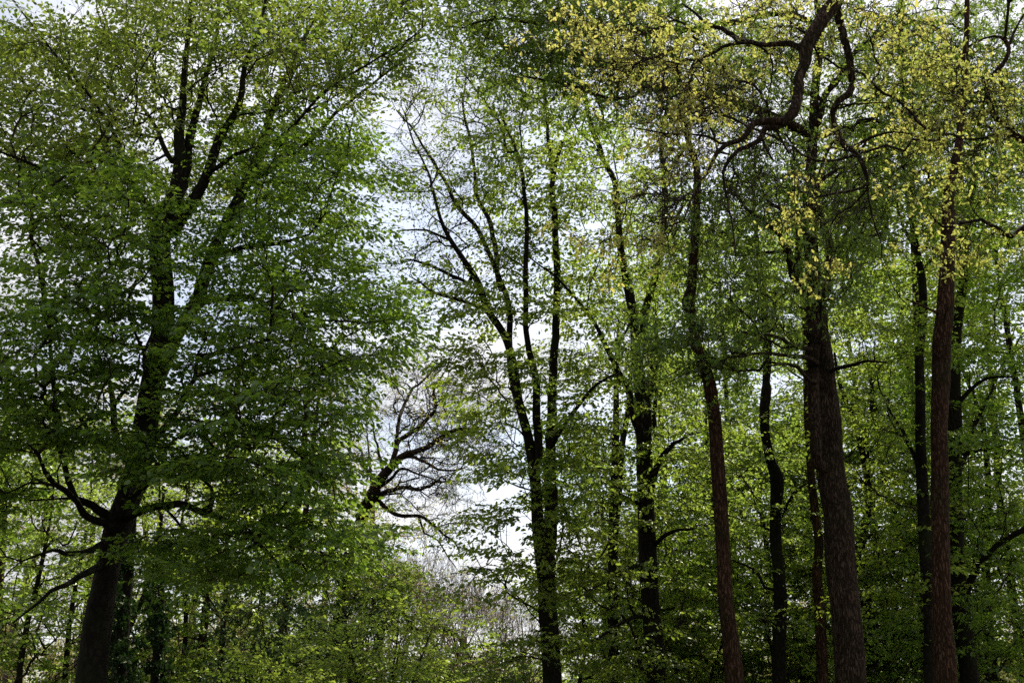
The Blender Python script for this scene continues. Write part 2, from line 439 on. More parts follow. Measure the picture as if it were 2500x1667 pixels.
        d = edir * rigid + outw * .7 + rng.normal(0, .35, (S, 3)); d[:, 2] = d[:, 2] * (1 - horiz) + droop
        F = frames(d, np.array([0, 0, 1.0]), roll)
        pr = PROTO[spray]; pi = rng.integers(0, 7, S); sc = size * rng.uniform(.65, 1.3, S)
        base0 = ends - F[:, :, 0] * (sc * .35)[:, None]
        # twig segments
        if tw_scale > 0:
            p0 = np.einsum('sij,snj->sni', F, pr[3][pi]) * sc[:, None, None] + base0[:, None]
            p1 = np.einsum('sij,snj->sni', F, pr[4][pi]) * sc[:, None, None] + base0[:, None]
            rs = pr[5][pi] * tw_scale
            tb.prisms(p0.reshape(-1, 3), p1.reshape(-1, 3), rs[..., 0].ravel(), rs[..., 1].ravel())
        if twigs: tb.build(twigs, self.twig, self.root)
        if keep <= 0: return
        lp = np.einsum('sij,snj->sni', F, pr[0][pi]) * sc[:, None, None] + base0[:, None]
        ld = np.einsum('sij,snj->sni', F, pr[1][pi]); ln = np.einsum('sij,snj->sni', F, pr[2][pi])
        lp, ld, ln = lp.reshape(-1, 3), ld.reshape(-1, 3), ln.reshape(-1, 3)
        if keep < 1:
            # some twigs carry many leaves and some few
            ks = np.clip(rng.normal(keep, .3, S), .05, 1); ks = np.repeat(ks, pr[0].shape[1])
            kk = rng.random(len(lp)) < ks; lp, ld, ln = lp[kk], ld[kk], ln[kk]
        ld = ld + rng.normal(0, .22, ld.shape); ln = ln + rng.normal(0, .25, ln.shape)
        sz = leaf * np.clip(rng.normal(1, lsd, len(lp)), .45, 1.6)
        sh, fc = {'hex': (HEX, HEX_F), 'rho': (RHO, RHO_F), 'oak': (OAK, OAK_F), 'lance': (LANCE, RHO_F)}[shape]
        leaves_mesh(crown, lp, ld, ln, sz, sh, fc, M[leafmat], self.root)
        if catkins:
            k = rng.choice(len(lp), catkins); q = lp[k]
            tb = Tubes(); ln_ = rng.uniform(.04, .09, catkins)
            e = q + np.column_stack([rng.normal(0, .008, (catkins, 2)), -ln_])
            tb.prisms(q, e, np.full(catkins, .002), np.full(catkins, .0035)); tb.build('catkins', M['catkin'], self.root)

CL = 6
def blob(dx, dy, rx, ry, Y, dY, n):
    """n points in an ellipsoid given by its photo position and its distance, gathered into loose flat tiers"""
    if n == 0: return np.zeros((0, 3))
    m = max(3, n // 4)
    v = rng.normal(0, 1, (m, 3)); v = unit(v) * rng.uniform(0, 1, (m, 1)) ** (1 / 2.3) * rng.normal(1, .14, (m, 1))
    c = P(dx + v[:, 0] * rx, dy + v[:, 1] * ry, Y + v[:, 2] * dY)
    s = Y / 22.0
    return c[rng.integers(0, m, n)] + rng.normal(0, 1, (n, 3)) * np.array([.5, .5, .16]) * s
def blobs(*a, cut=0, f=1.0, cap=10):
    p = np.vstack([blob(*b[:6], int(b[6] * f)) for b in a])
    if cut:      # keep the foot of the leaning beech trunk clear of leaves
        tx = np.interp(p[:, 2], [2, 4, 5, 7.5], [-6.25, -6.18, -5.98, -5.5]); p = p[~((p[:, 2] < 5.2) & (np.abs(p[:, 0] - tx) < .9) & (p[:, 1] < 17.3))]
        tx = np.interp(p[:, 2], [5, 7.5, 10], [-.352, -.33, -.325]); p = p[~((p[:, 2] >= 5.2) & (p[:, 2] < 10.5) & (np.abs(p[:, 0] / p[:, 1] - tx) < .032) & (p[:, 1] < 17.4) & (rng.random(len(p)) < .6))]
    if cut == 2:  # an airier window round the fork where the limbs fan out
        a, b = p[:, 0] / p[:, 1], (p[:, 2] - 1.6) / p[:, 1]
        p = p[~((p[:, 1] < 17.6) & (a > -.39) & (a < -.20) & (b > .45) & (b < .66) & (rng.random(len(p)) < .8))]
    # no part of a crown is packed much denser than the rest
    p = p[rng.permutation(len(p))]; g = np.floor(np.column_stack([p[:, 0] / p[:, 1], (p[:, 2] - 1.6) / p[:, 1]]) / .032).astype(int)
    seen = {}; ok = np.zeros(len(p), bool)
    for k, c in enumerate(map(tuple, g)):
        seen[c] = seen.get(c, 0) + 1; ok[k] = seen[c] <= cap + (c[0] * 7 + c[1] * 5) % 5 - 2
    p = p[ok]
    return p[p[:, 2] > .4]
def wblob(c, r, n, shell=.55):
    m = max(2, n // 4)
    v = rng.normal(0, 1, (m, 3)); v = unit(v) * rng.uniform(0, 1, (m, 1)) ** shell * rng.normal(1, .12, (m, 1))
    return (np.array(c)[None] + v * np.array(r)[None])[rng.integers(0, m, n)] + rng.normal(0, 1, (n, 3)) * np.array([.35, .35, .14])

def bare_tree(label, dx, Yb, H, spread, group, bark='b_far', lv=8, w=.16, budn=500):
    b = P(dx, 2950, Yb); b[2] = 0
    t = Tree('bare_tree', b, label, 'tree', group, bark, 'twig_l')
    th = H * rng.uniform(.2, .34); top = b + [rng.normal(0, .2), rng.normal(0, .2), th]
    t.stem(np.array([b - [0, 0, .3], (b + top) / 2 + [rng.normal(0, .06), 0, 0], top]), [w, w * .85, w * .75], sides=9, step=.4)
    P0, P1, R0, R1 = [], [], [], []
    cur_p = np.repeat(top[None], 4, 0); a = rng.uniform(0, 6.28) + np.arange(4) * 1.57
    cur_d = unit(np.column_stack([np.cos(a) * spread, np.sin(a) * spread, np.ones(4)]) + rng.normal(0, .12, (4, 3))); cur_r = np.full(4, w * .5); ln = (H - th) * .24
    for l in range(lv):
        if l:
            k = 2 if l > 1 else 3
            cur_p = np.repeat(cur_p, k, 0); cur_d = unit(np.repeat(cur_d, k, 0) + rng.normal(0, .33, (len(cur_d) * k, 3)) + [0, 0, .10]); cur_r = np.repeat(cur_r, k) * rng.uniform(.55, .85, len(cur_d))
            cur_r = np.maximum(cur_r, .007)
        L_ = ln * rng.uniform(.55, 1.25, len(cur_p)); 
        for h_ in range(2):
            nd = unit(cur_d + rng.normal(0, .13, cur_d.shape) + [0, 0, .04]); e = cur_p + nd * (L_ * .5)[:, None]
            P0.append(cur_p); P1.append(e); R0.append(cur_r); R1.append(cur_r * .88); cur_p = e; cur_d = nd; cur_r = cur_r * .88
        ln *= .80
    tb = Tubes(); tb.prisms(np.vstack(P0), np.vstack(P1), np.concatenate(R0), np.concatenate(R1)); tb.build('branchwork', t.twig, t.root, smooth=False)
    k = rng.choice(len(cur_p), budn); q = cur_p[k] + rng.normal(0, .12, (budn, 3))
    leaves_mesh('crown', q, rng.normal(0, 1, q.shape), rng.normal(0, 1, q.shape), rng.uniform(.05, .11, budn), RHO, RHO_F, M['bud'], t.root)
    return t

# ------------------------------------------------------------------ ground
def ground():
    m, N, L = new_mat('leaf_litter_ground')
    o = N.new('ShaderNodeOutputMaterial'); p = N.new('ShaderNodeBsdfPrincipled'); p.inputs['Roughness'].default_value = .95
    g = N.new('ShaderNodeNewGeometry')
    n1 = N.new('ShaderNodeTexNoise'); n1.inputs['Scale'].default_value = .35; n1.inputs['Detail'].default_value = 8
    L.new(g.outputs['Position'], n1.inputs['Vector'])
    r = N.new('ShaderNodeValToRGB'); r.color_ramp.elements[0].position = .42; r.color_ramp.elements[1].position = .6
    r.color_ramp.elements[0].color = (.10, .065, .04, 1); r.color_ramp.elements[1].color = (.05, .08, .025, 1)
    L.new(n1.outputs['Fac'], r.inputs[0]); L.new(r.outputs[0], p.inputs['Base Color'])
    n2 = N.new('ShaderNodeTexNoise'); n2.inputs['Scale'].default_value = 18; n2.inputs['Detail'].default_value = 6
    L.new(g.outputs['Position'], n2.inputs['Vector'])
    b = N.new('ShaderNodeBump'); b.inputs['Strength'].default_value = .8; b.inputs['Distance'].default_value = .06
    L.new(n2.outputs['Fac'], b.inputs['Height']); L.new(b.outputs[0], p.inputs['Normal']); L.new(p.outputs[0], o.inputs[0])
    xs = np.r_[-900, -500, -250, np.linspace(-120, 120, 61), 250, 500, 900]; ys = np.r_[-300, -120, np.linspace(-40, 160, 51), 300, 600, 1400]
    X, Y = np.meshgrid(xs, ys); near = np.exp(-(X ** 2 + (Y - 30) ** 2) / 90 ** 2)
    Z = (rng.normal(0, .05, X.shape) - .02) * near
    v = np.stack([X, Y, Z], -1).reshape(-1, 3); c = len(xs)
    i, j = np.meshgrid(np.arange(c - 1), np.arange(len(ys) - 1)); a = (j * c + i).ravel()
    q = np.stack([a, a + 1, a + c + 1, a + c], -1)
    gr = mesh_obj('ground', v, q.ravel(), np.full(len(q), 4), m, None, True); gr['kind'] = 'structure'
ground()

# D-space offsets of the four quarters the limbs were traced in
def q1(*a): return [(x, y, w) for x, y, w in a]
def q2(*a): return [(x + 2350, y, w) for x, y, w in a]
def q3(*a): return [(x, y + 1566, w) for x, y, w in a]
def q4(*a): return [(x + 2350, y + 1566, w) for x, y, w in a]

# ------------------------------------------------------------------ big beech on the left
t = Tree('beech_tree', (0, 0, 0), 'big dark leaning beech with layered green foliage filling the left half')
Y = 17.0
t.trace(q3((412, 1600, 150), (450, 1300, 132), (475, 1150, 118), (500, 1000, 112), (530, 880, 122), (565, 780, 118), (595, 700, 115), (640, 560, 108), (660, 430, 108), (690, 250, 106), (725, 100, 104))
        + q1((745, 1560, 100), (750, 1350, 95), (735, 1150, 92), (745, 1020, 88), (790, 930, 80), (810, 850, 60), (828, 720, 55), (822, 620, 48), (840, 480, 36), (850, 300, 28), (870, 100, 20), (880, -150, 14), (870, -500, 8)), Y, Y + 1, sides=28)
lm = lambda pts, a, b, **k: t.trace(pts, a, b, name='limb', sides=12, wob=.02, **k)
lm(q1((770, 960, 60), (850, 850, 52), (858, 680, 45), (890, 560, 34), (930, 400, 26), (990, 200, 20), (1010, -50, 14), (1040, -400, 8)), Y + .5, Y + 2)
lm(q1((800, 1050, 70), (900, 900, 52), (960, 780, 46), (1010, 640, 40), (1100, 480, 30), (1120, 300, 22), (1200, 100, 16), (1240, -200, 10)), Y + .5, Y - .5)
lm(q3((735, 150, 70)) + q1((800, 1560, 66), (900, 1400, 62), (960, 1200, 58), (1050, 1000, 52), (1130, 840, 50), (1190, 700, 48), (1225, 570, 36), (1290, 400, 26), (1380, 200, 20), (1500, 0, 14), (1600, -250, 8)), Y + .5, Y + 2.5)
lm(q1((1150, 840, 26), (1250, 770, 28), (1400, 670, 20), (1550, 520, 15), (1700, 400, 11), (1900, 240, 7)), Y + 1.8, Y + .5)
lm(q1((960, 790, 24), (1080, 710, 20), (1300, 620, 14), (1500, 420, 12), (1750, 260, 8), (1930, 150, 6)), Y, Y - 2)
lm(q1((1225, 570, 20), (1310, 420, 14), (1400, 200, 12), (1620, -50, 8)), Y + 2, Y + 3)
lm(q1((745, 1030, 40), (640, 900, 34), (590, 800, 26), (545, 650, 20), (420, 450, 14), (250, 250, 10), (100, 60, 7)), Y + .7, Y - 1)
lm(q1((790, 740, 26), (740, 660, 22), (700, 560, 16), (600, 400, 11), (520, 200, 8), (450, 0, 6)), Y + .8, Y + 2)
lm(q1((735, 1150, 40), (560, 1080, 26), (400, 930, 20), (200, 780, 14), (0, 700, 10), (-250, 560, 8)), Y + .8, Y - 2)
lm(q3((595, 800, 42), (630, 785, 36), (700, 762, 34), (780, 752, 34), (850, 745, 33), (930, 780, 30), (1000, 812, 26), (1080, 850, 22), (1180, 920, 18), (1260, 1000, 13), (1300, 1100, 10)), Y, Y - 2)
lm(q3((925, 778, 20), (965, 750, 22), (978, 715, 20), (968, 670, 15), (900, 610, 10)), Y - 1, Y - .6)
lm(q3((765, 775, 14), (830, 850, 12), (900, 900, 10), (960, 1000, 7)), Y - .8, Y - 1.4)
lm(q3((620, 690, 50), (690, 640, 40), (760, 600, 30), (900, 560, 20), (1100, 480, 14), (1300, 440, 9)), Y, Y - 3)
lm(q3((665, 500, 50), (710, 455, 40), (780, 370, 30), (850, 260, 22), (890, 170, 18), (900, 60, 12)), Y, Y - 2)
lm(q3((520, 850, 54), (500, 815, 52), (450, 765, 38), (400, 735, 32), (350, 715, 28), (310, 620, 26), (285, 520, 24), (270, 420, 24), (255, 250, 20), (240, 100, 18), (225, -100, 12)), Y, Y - 1.5)
lm(q3((500, 880, 48), (488, 840, 44), (440, 820, 34), (395, 800, 32), (350, 730, 27), (300, 685, 26), (245, 650, 24), (205, 600, 20), (190, 560, 14)), Y, Y - 2)
lm(q3((490, 930, 40), (465, 935, 36), (400, 960, 30), (350, 970, 26), (290, 972, 24), (240, 960, 15), (100, 1010, 8)), Y, Y - 1.5)
lm(q3((465, 1020, 36), (425, 1042, 34), (360, 1075, 28), (300, 1120, 24), (240, 1150, 18), (180, 1200, 14), (60, 1290, 8)), Y, Y - 2)
lm(q3((640, 620, 34), (545, 490, 32), (520, 330, 30), (505, 230, 24), (485, 150, 16), (440, 0, 10)), Y, Y + .5)
lm(q3((545, 500, 22), (440, 440, 18), (380, 365, 18), (290, 250, 16), (200, 150, 8)), Y, Y - 2)
lm(q3((520, 300, 22), (560, 240, 18), (620, 180, 12), (640, 60, 8)), Y, Y - 1)
lm(q1((980, 1180, 30), (1150, 1130, 22), (1280, 1120, 16), (1420, 1080, 9)), Y + .7, Y - 1)
lm(q1((900, 1400, 36), (1050, 1360, 26), (1250, 1400, 18), (1450, 1460, 11), (1650, 1480, 7)), Y + .6, Y - 3)
lm(q1((1000, 1090, 34), (1150, 925, 22), (1300, 915, 15), (1500, 930, 8)), Y + .7, Y + 3)
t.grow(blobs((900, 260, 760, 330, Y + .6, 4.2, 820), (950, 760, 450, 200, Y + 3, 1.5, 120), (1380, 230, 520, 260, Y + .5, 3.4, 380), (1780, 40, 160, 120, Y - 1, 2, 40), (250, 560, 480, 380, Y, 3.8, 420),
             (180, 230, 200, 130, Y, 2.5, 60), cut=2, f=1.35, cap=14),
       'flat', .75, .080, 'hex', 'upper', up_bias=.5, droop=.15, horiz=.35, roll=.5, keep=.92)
t.grow(blobs((1330, 760, 320, 260, Y + .3, 3.4, 220), (1180, 1080, 500, 190, Y - .5, 3.4, 190), (500, 1050, 560, 320, Y - 1.5, 3.4, 330), (1290, 1330, 460, 150, Y - .8, 3.2, 230),
             (1720, 1430, 170, 60, Y - 1, 1.5, 34), (1500, 1620, 320, 120, Y - 1.4, 2.4, 110), (900, 1520, 420, 240, Y - 1.6, 2.6, 170), (300, 1640, 480, 300, Y - 1.8, 3, 190),
             (1200, 1900, 420, 190, Y - 1.8, 2.6, 250), (300, 2050, 420, 160, Y - 2, 2.4, 170), (480, 1600, 300, 260, Y - 1.5, 2, 130), (120, 1900, 260, 300, Y - 1.5, 2, 60), (100, 2250, 260, 180, Y - 1.5, 2, 70), (830, 2060, 330, 170, Y - 1.8, 2, 130), (1300, 2150, 290, 170, Y - 2.2, 2.2, 90),
             (1480, 2480, 190, 110, Y - 2.2, 1.6, 44), (1250, 2480, 330, 200, Y - 2.4, 2, 80), (850, 2520, 260, 200, Y - 2.2, 1.8, 40), (180, 2450, 260, 200, Y - 2, 1.8, 45),
             (120, 2800, 250, 200, Y - 2, 1.8, 36), cut=1, cap=13, f=1.3),
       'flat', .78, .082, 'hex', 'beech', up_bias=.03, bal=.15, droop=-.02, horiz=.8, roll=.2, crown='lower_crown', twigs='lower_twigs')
# the part of the crown that stands above the picture
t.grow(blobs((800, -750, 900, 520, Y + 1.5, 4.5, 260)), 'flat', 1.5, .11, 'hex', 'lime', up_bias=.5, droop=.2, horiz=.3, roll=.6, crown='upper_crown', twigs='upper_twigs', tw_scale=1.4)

# ------------------------------------------------------------------ ivy trunks and conifers at the left
t = Tree('ivy_clad_tree', (0, 0, 0), 'dark ivy-clad trunk just right of the big leaning beech foot', bark='b_beech')
t.trace(q3((540, 1600, 70), (560, 1350, 62), (580, 1150, 50), (600, 950, 40), (620, 700, 30), (650, 400, 14)), 22)
t.grow(np.vstack([P(560 + rng.normal(0, 26, 150), 2566 + rng.uniform(-100, 640, 150), 22 + rng.normal(0, .3, 150))]), 'tuft', .34, .075, 'rho', 'ivy', bal=.02, crown='ivy', twigs='ivy_stems', minr=.004)
t.grow(blobs((700, 2000, 240, 200, 22.5, 2, 50)), 'flat', 1.1, .085, 'rho', 'beech', keep=.8)
t = Tree('ivy_clad_tree', (0, 0, 0), 'slim ivy-covered trunk between the big beech foot and the reddish conifers', bark='b_beech')
t.trace(q3((705, 1600, 44), (725, 1400, 40), (740, 1200, 32), (735, 900, 22), (750, 700, 12)), 24)
t.grow(P(725 + rng.normal(0, 22, 90), 2666 + rng.uniform(0, 520, 90), 24 + rng.normal(0, .25, 90)), 'tuft', .3, .075, 'rho', 'ivy', bal=.02, crown='ivy', twigs='ivy_stems', minr=.004)
t.grow(blobs((800, 2300, 200, 180, 24.5, 2, 40)), 'flat', 1.1, .085, 'rho', 'lime', keep=.8)

def conifer(label, pts, Yc, crown_dy, n=60, sz=1.0, group='tall reddish conifers', sides=14, stubs=5, mat='needle', hh=330, cw=260):
    t = Tree('conifer_tree', (0, 0, 0), label, group=group, bark='b_pine')
    t.trace(pts, Yc, sides=sides, rough=.05, wob=.01)
    tx = pts[-1][0]
    nn = len(t.pos)
    for k in range(stubs):       # broken dead branch stubs
        i = int(rng.integers(nn // 4, nn - 2)); a = rng.uniform(0, 6.28); rr = t.rad[i]
        d = np.array([math.cos(a), math.sin(a), rng.uniform(-.1, .4)]); p = t.pos[i]
        s0 = Tubes(); ln = rng.uniform(.15, .9)
        sp_ = spline(np.array([p, p + d * (rr + ln * .4), p + d * (rr + ln) + [0, 0, rng.uniform(-.15, .1)]]), .12); s0.add(sp_, np.linspace(.028, .010, len(sp_)), 6, .1)
        s0.build('branch_stub', t.bark, t.root)
    t.grow(blobs((tx, crown_dy, cw, hh, Yc, 2.2, n)), 'needle', 1.5, .16, 'lance', mat, droop=-.05, keep=1, up_bias=.1, lsd=.2, minr=.009)
    return t
conifer('reddish conifer trunk, left one of the crossing pair behind the beech', q3((1283, 1500, 40), (1300, 1300, 38), (1325, 1100, 35), (1350, 850, 33), (1385, 650, 30), (1400, 400, 26), (1420, 200, 18)), 31, 1650, 50, cw=160, hh=200)
conifer('thin reddish conifer trunk leaning right beside the crossing pair', q3((1310, 1250, 34), (1350, 1050, 32), (1390, 880, 28), (1412, 700, 26), (1440, 450, 22), (1465, 250, 14)), 33, 1720, 40, cw=150, hh=180)
conifer('brown conifer trunk half hidden left of the crossing pair', q3((915, 1566, 42), (935, 1330, 38), (960, 1100, 36), (1010, 750, 34), (1045, 550, 34), (1075, 330, 32), (1095, 150, 24)), 30, 1560, 50, cw=180, hh=200)
conifer('reddish conifer trunk at the far left edge under the beech', q3((-40, 1566, 50), (0, 1000, 44), (15, 700, 40), (30, 400, 34), (30, 100, 20)), 32, 1500, 40, cw=200, hh=200)

# ------------------------------------------------------------------ bare crowned oak in the gap
Y = 34.0
t = Tree('leaning_oak', (0, 0, 0), 'leaning nearly leafless oak spreading twisted bare limbs into the sky gap', bark='b_oak')
t.trace(q3((1500, 1600, 62), (1540, 1350, 58), (1575, 1150, 54), (1600, 1010, 52), (1640, 880, 50), (1670, 780, 50), (1710, 695, 50), (1765, 612, 42), (1840, 540, 32), (1900, 510, 26), (1965, 485, 24), (2030, 440, 21), (2085, 412, 18), (2150, 400, 13), (2230, 440, 8)), Y, Y - 2, wob=.03)
lm = lambda pts, a, b, **k: t.trace(pts, a, b, name='limb', sides=9, wob=.07, **k)
lm(q3((1790, 585, 24), (1815, 490, 24), (1835, 445, 22), (1900, 410, 22), (1965, 365, 20), (2000, 300, 16), (2002, 220, 12), (2040, 150, 7)), Y - .5, Y + 2)
lm(q3((1818, 470, 18), (1832, 370, 16), (1850, 300, 15), (1880, 235, 13), (1940, 185, 11), (2020, 105, 7)), Y, Y + 3)
lm(q3((1850, 535, 16), (1910, 545, 15), (1970, 570, 13), (2050, 605, 10), (2130, 578, 6)), Y - 1, Y - 3)
lm(q3((1730, 670, 18), (1790, 630, 16), (1850, 590, 13), (1930, 610, 9), (2000, 640, 6)), Y - .5, Y - 2.5)
lm(q3((1745, 700, 22), (1800, 675, 22), (1860, 672, 18), (1930, 690, 14), (2000, 645, 11), (2080, 640, 7)), Y - .5, Y + 2)
lm(q3((1715, 725, 24), (1750, 740, 22), (1790, 775, 20), (1845, 800, 18), (1915, 795, 16), (1970, 840, 14), (2030, 895, 11), (2085, 915, 9), (2108, 965, 5)), Y - .5, Y - 1.5)
lm(q3((1920, 800, 12), (1945, 880, 9), (2010, 905, 7), (2050, 980, 6), (2090, 1035, 4)), Y - 1, Y)
lm(q3((1715, 630, 18), (1680, 600, 17), (1660, 560, 15), (1655, 500, 10), (1600, 420, 6)), Y - .5, Y + 2)
lm(q3((1760, 600, 16), (1745, 540, 14), (1730, 450, 10), (1700, 350, 6)), Y - .5, Y + 1)
t.grow(blobs((1950, 290, 200, 190, Y, 3, 0), (1960, 1780 , 210, 160, Y + 1, 2.5, 260), (2090, 1900, 150, 150, Y + 1, 2.5, 120), (2060, 2030, 180, 120, Y - .5, 2.5, 220), (1950, 2230, 170, 130, Y, 2.5, 170), (2080, 2420, 110, 100, Y - 1, 1.5, 50), (1720, 1950, 110, 150, Y + 1, 2, 50), cap=99),
       'tuft', .75, .05, 'rho', 'bud', keep=.10, wob=.12, minr=.007, tw_scale=.9, rigid=1, horiz=.2, up_bias=.15, bal=.15, roll=.9)
t.grow(blobs((1620, 2500, 140, 260, Y + .5, 2, 70)), 'tuft', 1.0, .07, 'rho', 'bud', keep=.5, wob=.1, crown='leaf_tufts', twigs='lower_twigs')

# ------------------------------------------------------------------ middle trees
Y = 26.0
t = Tree('twin_stem_beech', (0, 0, 0), 'tall twin-stemmed beech with airy pale crown right of the sky gap')
t.trace(q4((188, 1600, 88), (180, 1450, 84), (168, 1250, 82), (158, 1080, 84), (130, 950, 62), (118, 820, 58), (112, 700, 55), (95, 560, 50), (70, 420, 46), (30, 270, 40), (5, 100, 36))
        + q1((2310, 1530, 32), (2235, 1420, 32), (2195, 1300, 30), (2120, 1180, 24), (2060, 1090, 20), (2020, 1000, 16), (1980, 850, 12)), Y, Y - 1, sides=20)
lm = lambda pts, a, b, **k: t.trace(pts, a, b, name='limb', sides=10, wob=.03, **k)
lm(q4((165, 1050, 66), (178, 900, 62), (180, 750, 60), (178, 600, 56), (182, 450, 50), (185, 250, 44), (190, 100, 38)) + q2((198, 1500, 36), (205, 1250, 32), (195, 1000, 28), (185, 850, 24), (230, 650, 14)), Y, Y + 1)
lm(q4((120, 600, 40), (122, 450, 40), (115, 250, 36), (90, 80, 30)) + q2((72, 1560, 26), (62, 1280, 24), (70, 1050, 20), (50, 860, 18), (20, 700, 14), (-60, 500, 9)), Y - .5, Y - 1)
lm(q4((60, 400, 34), (20, 250, 34)) + q1((2350, 1700, 32), (2330, 1400, 26), (2260, 1200, 22), (2195, 1060, 22), (2110, 960, 20), (2030, 820, 16), (1960, 700, 12), (1900, 600, 9), (1830, 520, 6)), Y - .5, Y + 1)
lm(q1((2300, 1330, 26), (2270, 1130, 24), (2240, 1000, 22), (2180, 880, 17), (2170, 700, 14), (2130, 500, 11), (2140, 330, 7)), Y, Y + 2)
lm(q1((2225, 1425, 18), (2160, 1395, 17), (2080, 1368, 15), (1990, 1345, 13), (1930, 1300, 8), (1880, 1270, 5)), Y - .5, Y - 2)
lm(q1((2150, 1300, 18), (2070, 1270, 17), (2000, 1230, 15), (1930, 1200, 12), (1870, 1190, 7)), Y - .5, Y - 1)
lm(q1((2060, 1100, 14), (1960, 1060, 10), (1820, 1060, 6)), Y - .5, Y - 1)
lm(q1((1980, 850, 12), (1950, 760, 10), (1890, 640, 8), (1860, 520, 5)), Y - 1, Y)
lm(q2((-20, 700, 13), (-60, 560, 11), (-150, 440, 9), (-230, 330, 6)), Y - 1, Y - 1)
lm(q2((190, 830, 20), (160, 600, 16), (150, 400, 12), (140, 200, 7)), Y + 1, Y + 1)
lm(q4((185, 480, 24), (300, 300, 18), (420, 170, 12), (500, 150, 7)), Y, Y - 2)
t.grow(blobs((2120, 430, 260, 250, Y + .5, 3, 290), (2050, 820, 240, 260, Y, 3, 240), (2150, 1150, 250, 170, Y, 3, 120), (2450, 350, 200, 260, Y + 1, 3, 90), (1830, 1200, 80, 100, Y - 1, 1.5, 20)),
       'flat', 1.0, .072, 'hex', 'upper', keep=.42, up_bias=.4, droop=.25, horiz=.15, roll=.7, bal=.2, minr=.0075, tw_scale=.8, crown='sparse_crown', twigs='upper_twigs')
t.grow(blobs((2220, 700, 300, 450, Y, 3, 110), (2120, 1380, 170, 90, Y - 1, 2, 50), (2450, 900, 220, 420, Y, 3, 190), (2350, 1330, 230, 200, Y - 1, 3, 110), (2250, 1700, 160, 150, Y - 1.5, 2, 70), (2420, 1850, 270, 180, Y - 1, 3, 170), (2310, 2100, 120, 120, Y - 1.5, 2, 50),
             (2480, 2200, 250, 190, Y - 1, 3, 150), (2340, 2400, 130, 150, Y - 1.5, 2, 70), (2520, 2600, 250, 210, Y - 1, 2.6, 150), (2360, 2680, 130, 70, Y - 2, 2, 36), (2430, 2960, 220, 170, Y - 1, 2.2, 90), f=.6),
       'flat', .95, .112, 'hex', 'lime', keep=.95, up_bias=.1, droop=-.10, horiz=.75, roll=.25, minr=.006)

Y = 28.0
t = Tree('beech_tree', (0, 0, 0), 'thick straight dark beech trunk between the twin-stemmed beech and the reddish conifer')
t.trace(q4((664, 1600, 92), (655, 1450, 86), (640, 1250, 80), (625, 1050, 82), (622, 920, 84), (615, 780, 76), (608, 620, 78), (606, 450, 74), (602, 300, 80), (590, 200, 62), (570, 60, 46))
        + q2((560, 1480, 42), (530, 1300, 40), (500, 1150, 32), (485, 950, 28), (470, 830, 26), (420, 740, 26), (400, 670, 26), (370, 600, 24), (340, 480, 18), (300, 300, 12), (280, 100, 8)), Y, Y, sides=22)
lm = lambda pts, a, b, **k: t.trace(pts, a, b, name='limb', sides=10, wob=.03, **k)
lm(q4((585, 420, 40), (565, 360, 36), (540, 250, 34), (505, 180, 30), (470, 90, 27), (425, 0, 22)) + q2((380, 1480, 16), (300, 1380, 13), (200, 1280, 10), (80, 1180, 7)), Y, Y - 2)
lm(q4((470, 90, 14), (500, 0, 12)) + q2((545, 1480, 9), (570, 1400, 7)), Y - 1.5, Y - 1)
lm(q4((620, 260, 50), (645, 120, 42)) + q2((600, 1510, 40), (640, 1340, 36), (680, 1180, 32), (705, 950, 30), (700, 800, 28), (690, 640, 26), (730, 420, 16), (760, 200, 10)), Y, Y + 1)
lm(q2((700, 920, 20), (690, 780, 14), (730, 680, 9)), Y + 1, Y + 1)
lm(q4((640, 680, 34), (660, 600, 30), (690, 520, 28), (730, 475, 22), (765, 455, 17), (810, 425, 12), (860, 418, 8)), Y, Y - 1)
lm(q4((650, 945, 22), (680, 910, 22), (725, 878, 18), (770, 860, 15), (830, 860, 10)), Y, Y - 1.5)
lm(q4((600, 1040, 22), (560, 1040, 20), (500, 1070, 15), (400, 1120, 10), (300, 1180, 7)), Y, Y - 2)
lm(q4((620, 1260, 20), (520, 1280, 16), (400, 1360, 11), (280, 1420, 7)), Y, Y - 2)
lm(q4((660, 220, 20), (655, 330, 20), (660, 400, 20)), Y - .3, Y - .3)
lm(q4((560, 740, 24), (480, 700, 18), (430, 760, 12), (380, 800, 8)), Y, Y - 1)
lm(q2((380, 620, 20), (420, 560, 12), (390, 450, 10)), Y, Y)
t.grow(blobs((2700, 500, 260, 330, Y, 3, 180), (2850, 900, 260, 260, Y, 3, 170), (2750, 1280, 260, 220, Y, 3, 160), (2980, 1250, 180, 260, Y + 1, 3, 110), (2800, 1640, 330, 170, Y - 1, 3, 210),
             (2750, 2000, 280, 170, Y - 1, 3, 150), (3080, 2060, 220, 160, Y, 3, 110), (2800, 2330, 250, 170, Y - 1, 3, 120), (3150, 2400, 220, 200, Y + 1, 3, 110), (2750, 2700, 260, 180, Y - 1, 2.6, 120), (3130, 2760, 200, 200, Y + 1, 2, 90), (2850, 2980, 260, 130, Y - 1, 2, 80), (2760, -80, 300, 200, Y, 3, 70), f=.62),
       'flat', 1.0, .112, 'hex', 'lime', keep=.9, up_bias=.1, droop=-.10, horiz=.75, roll=.25, minr=.006)

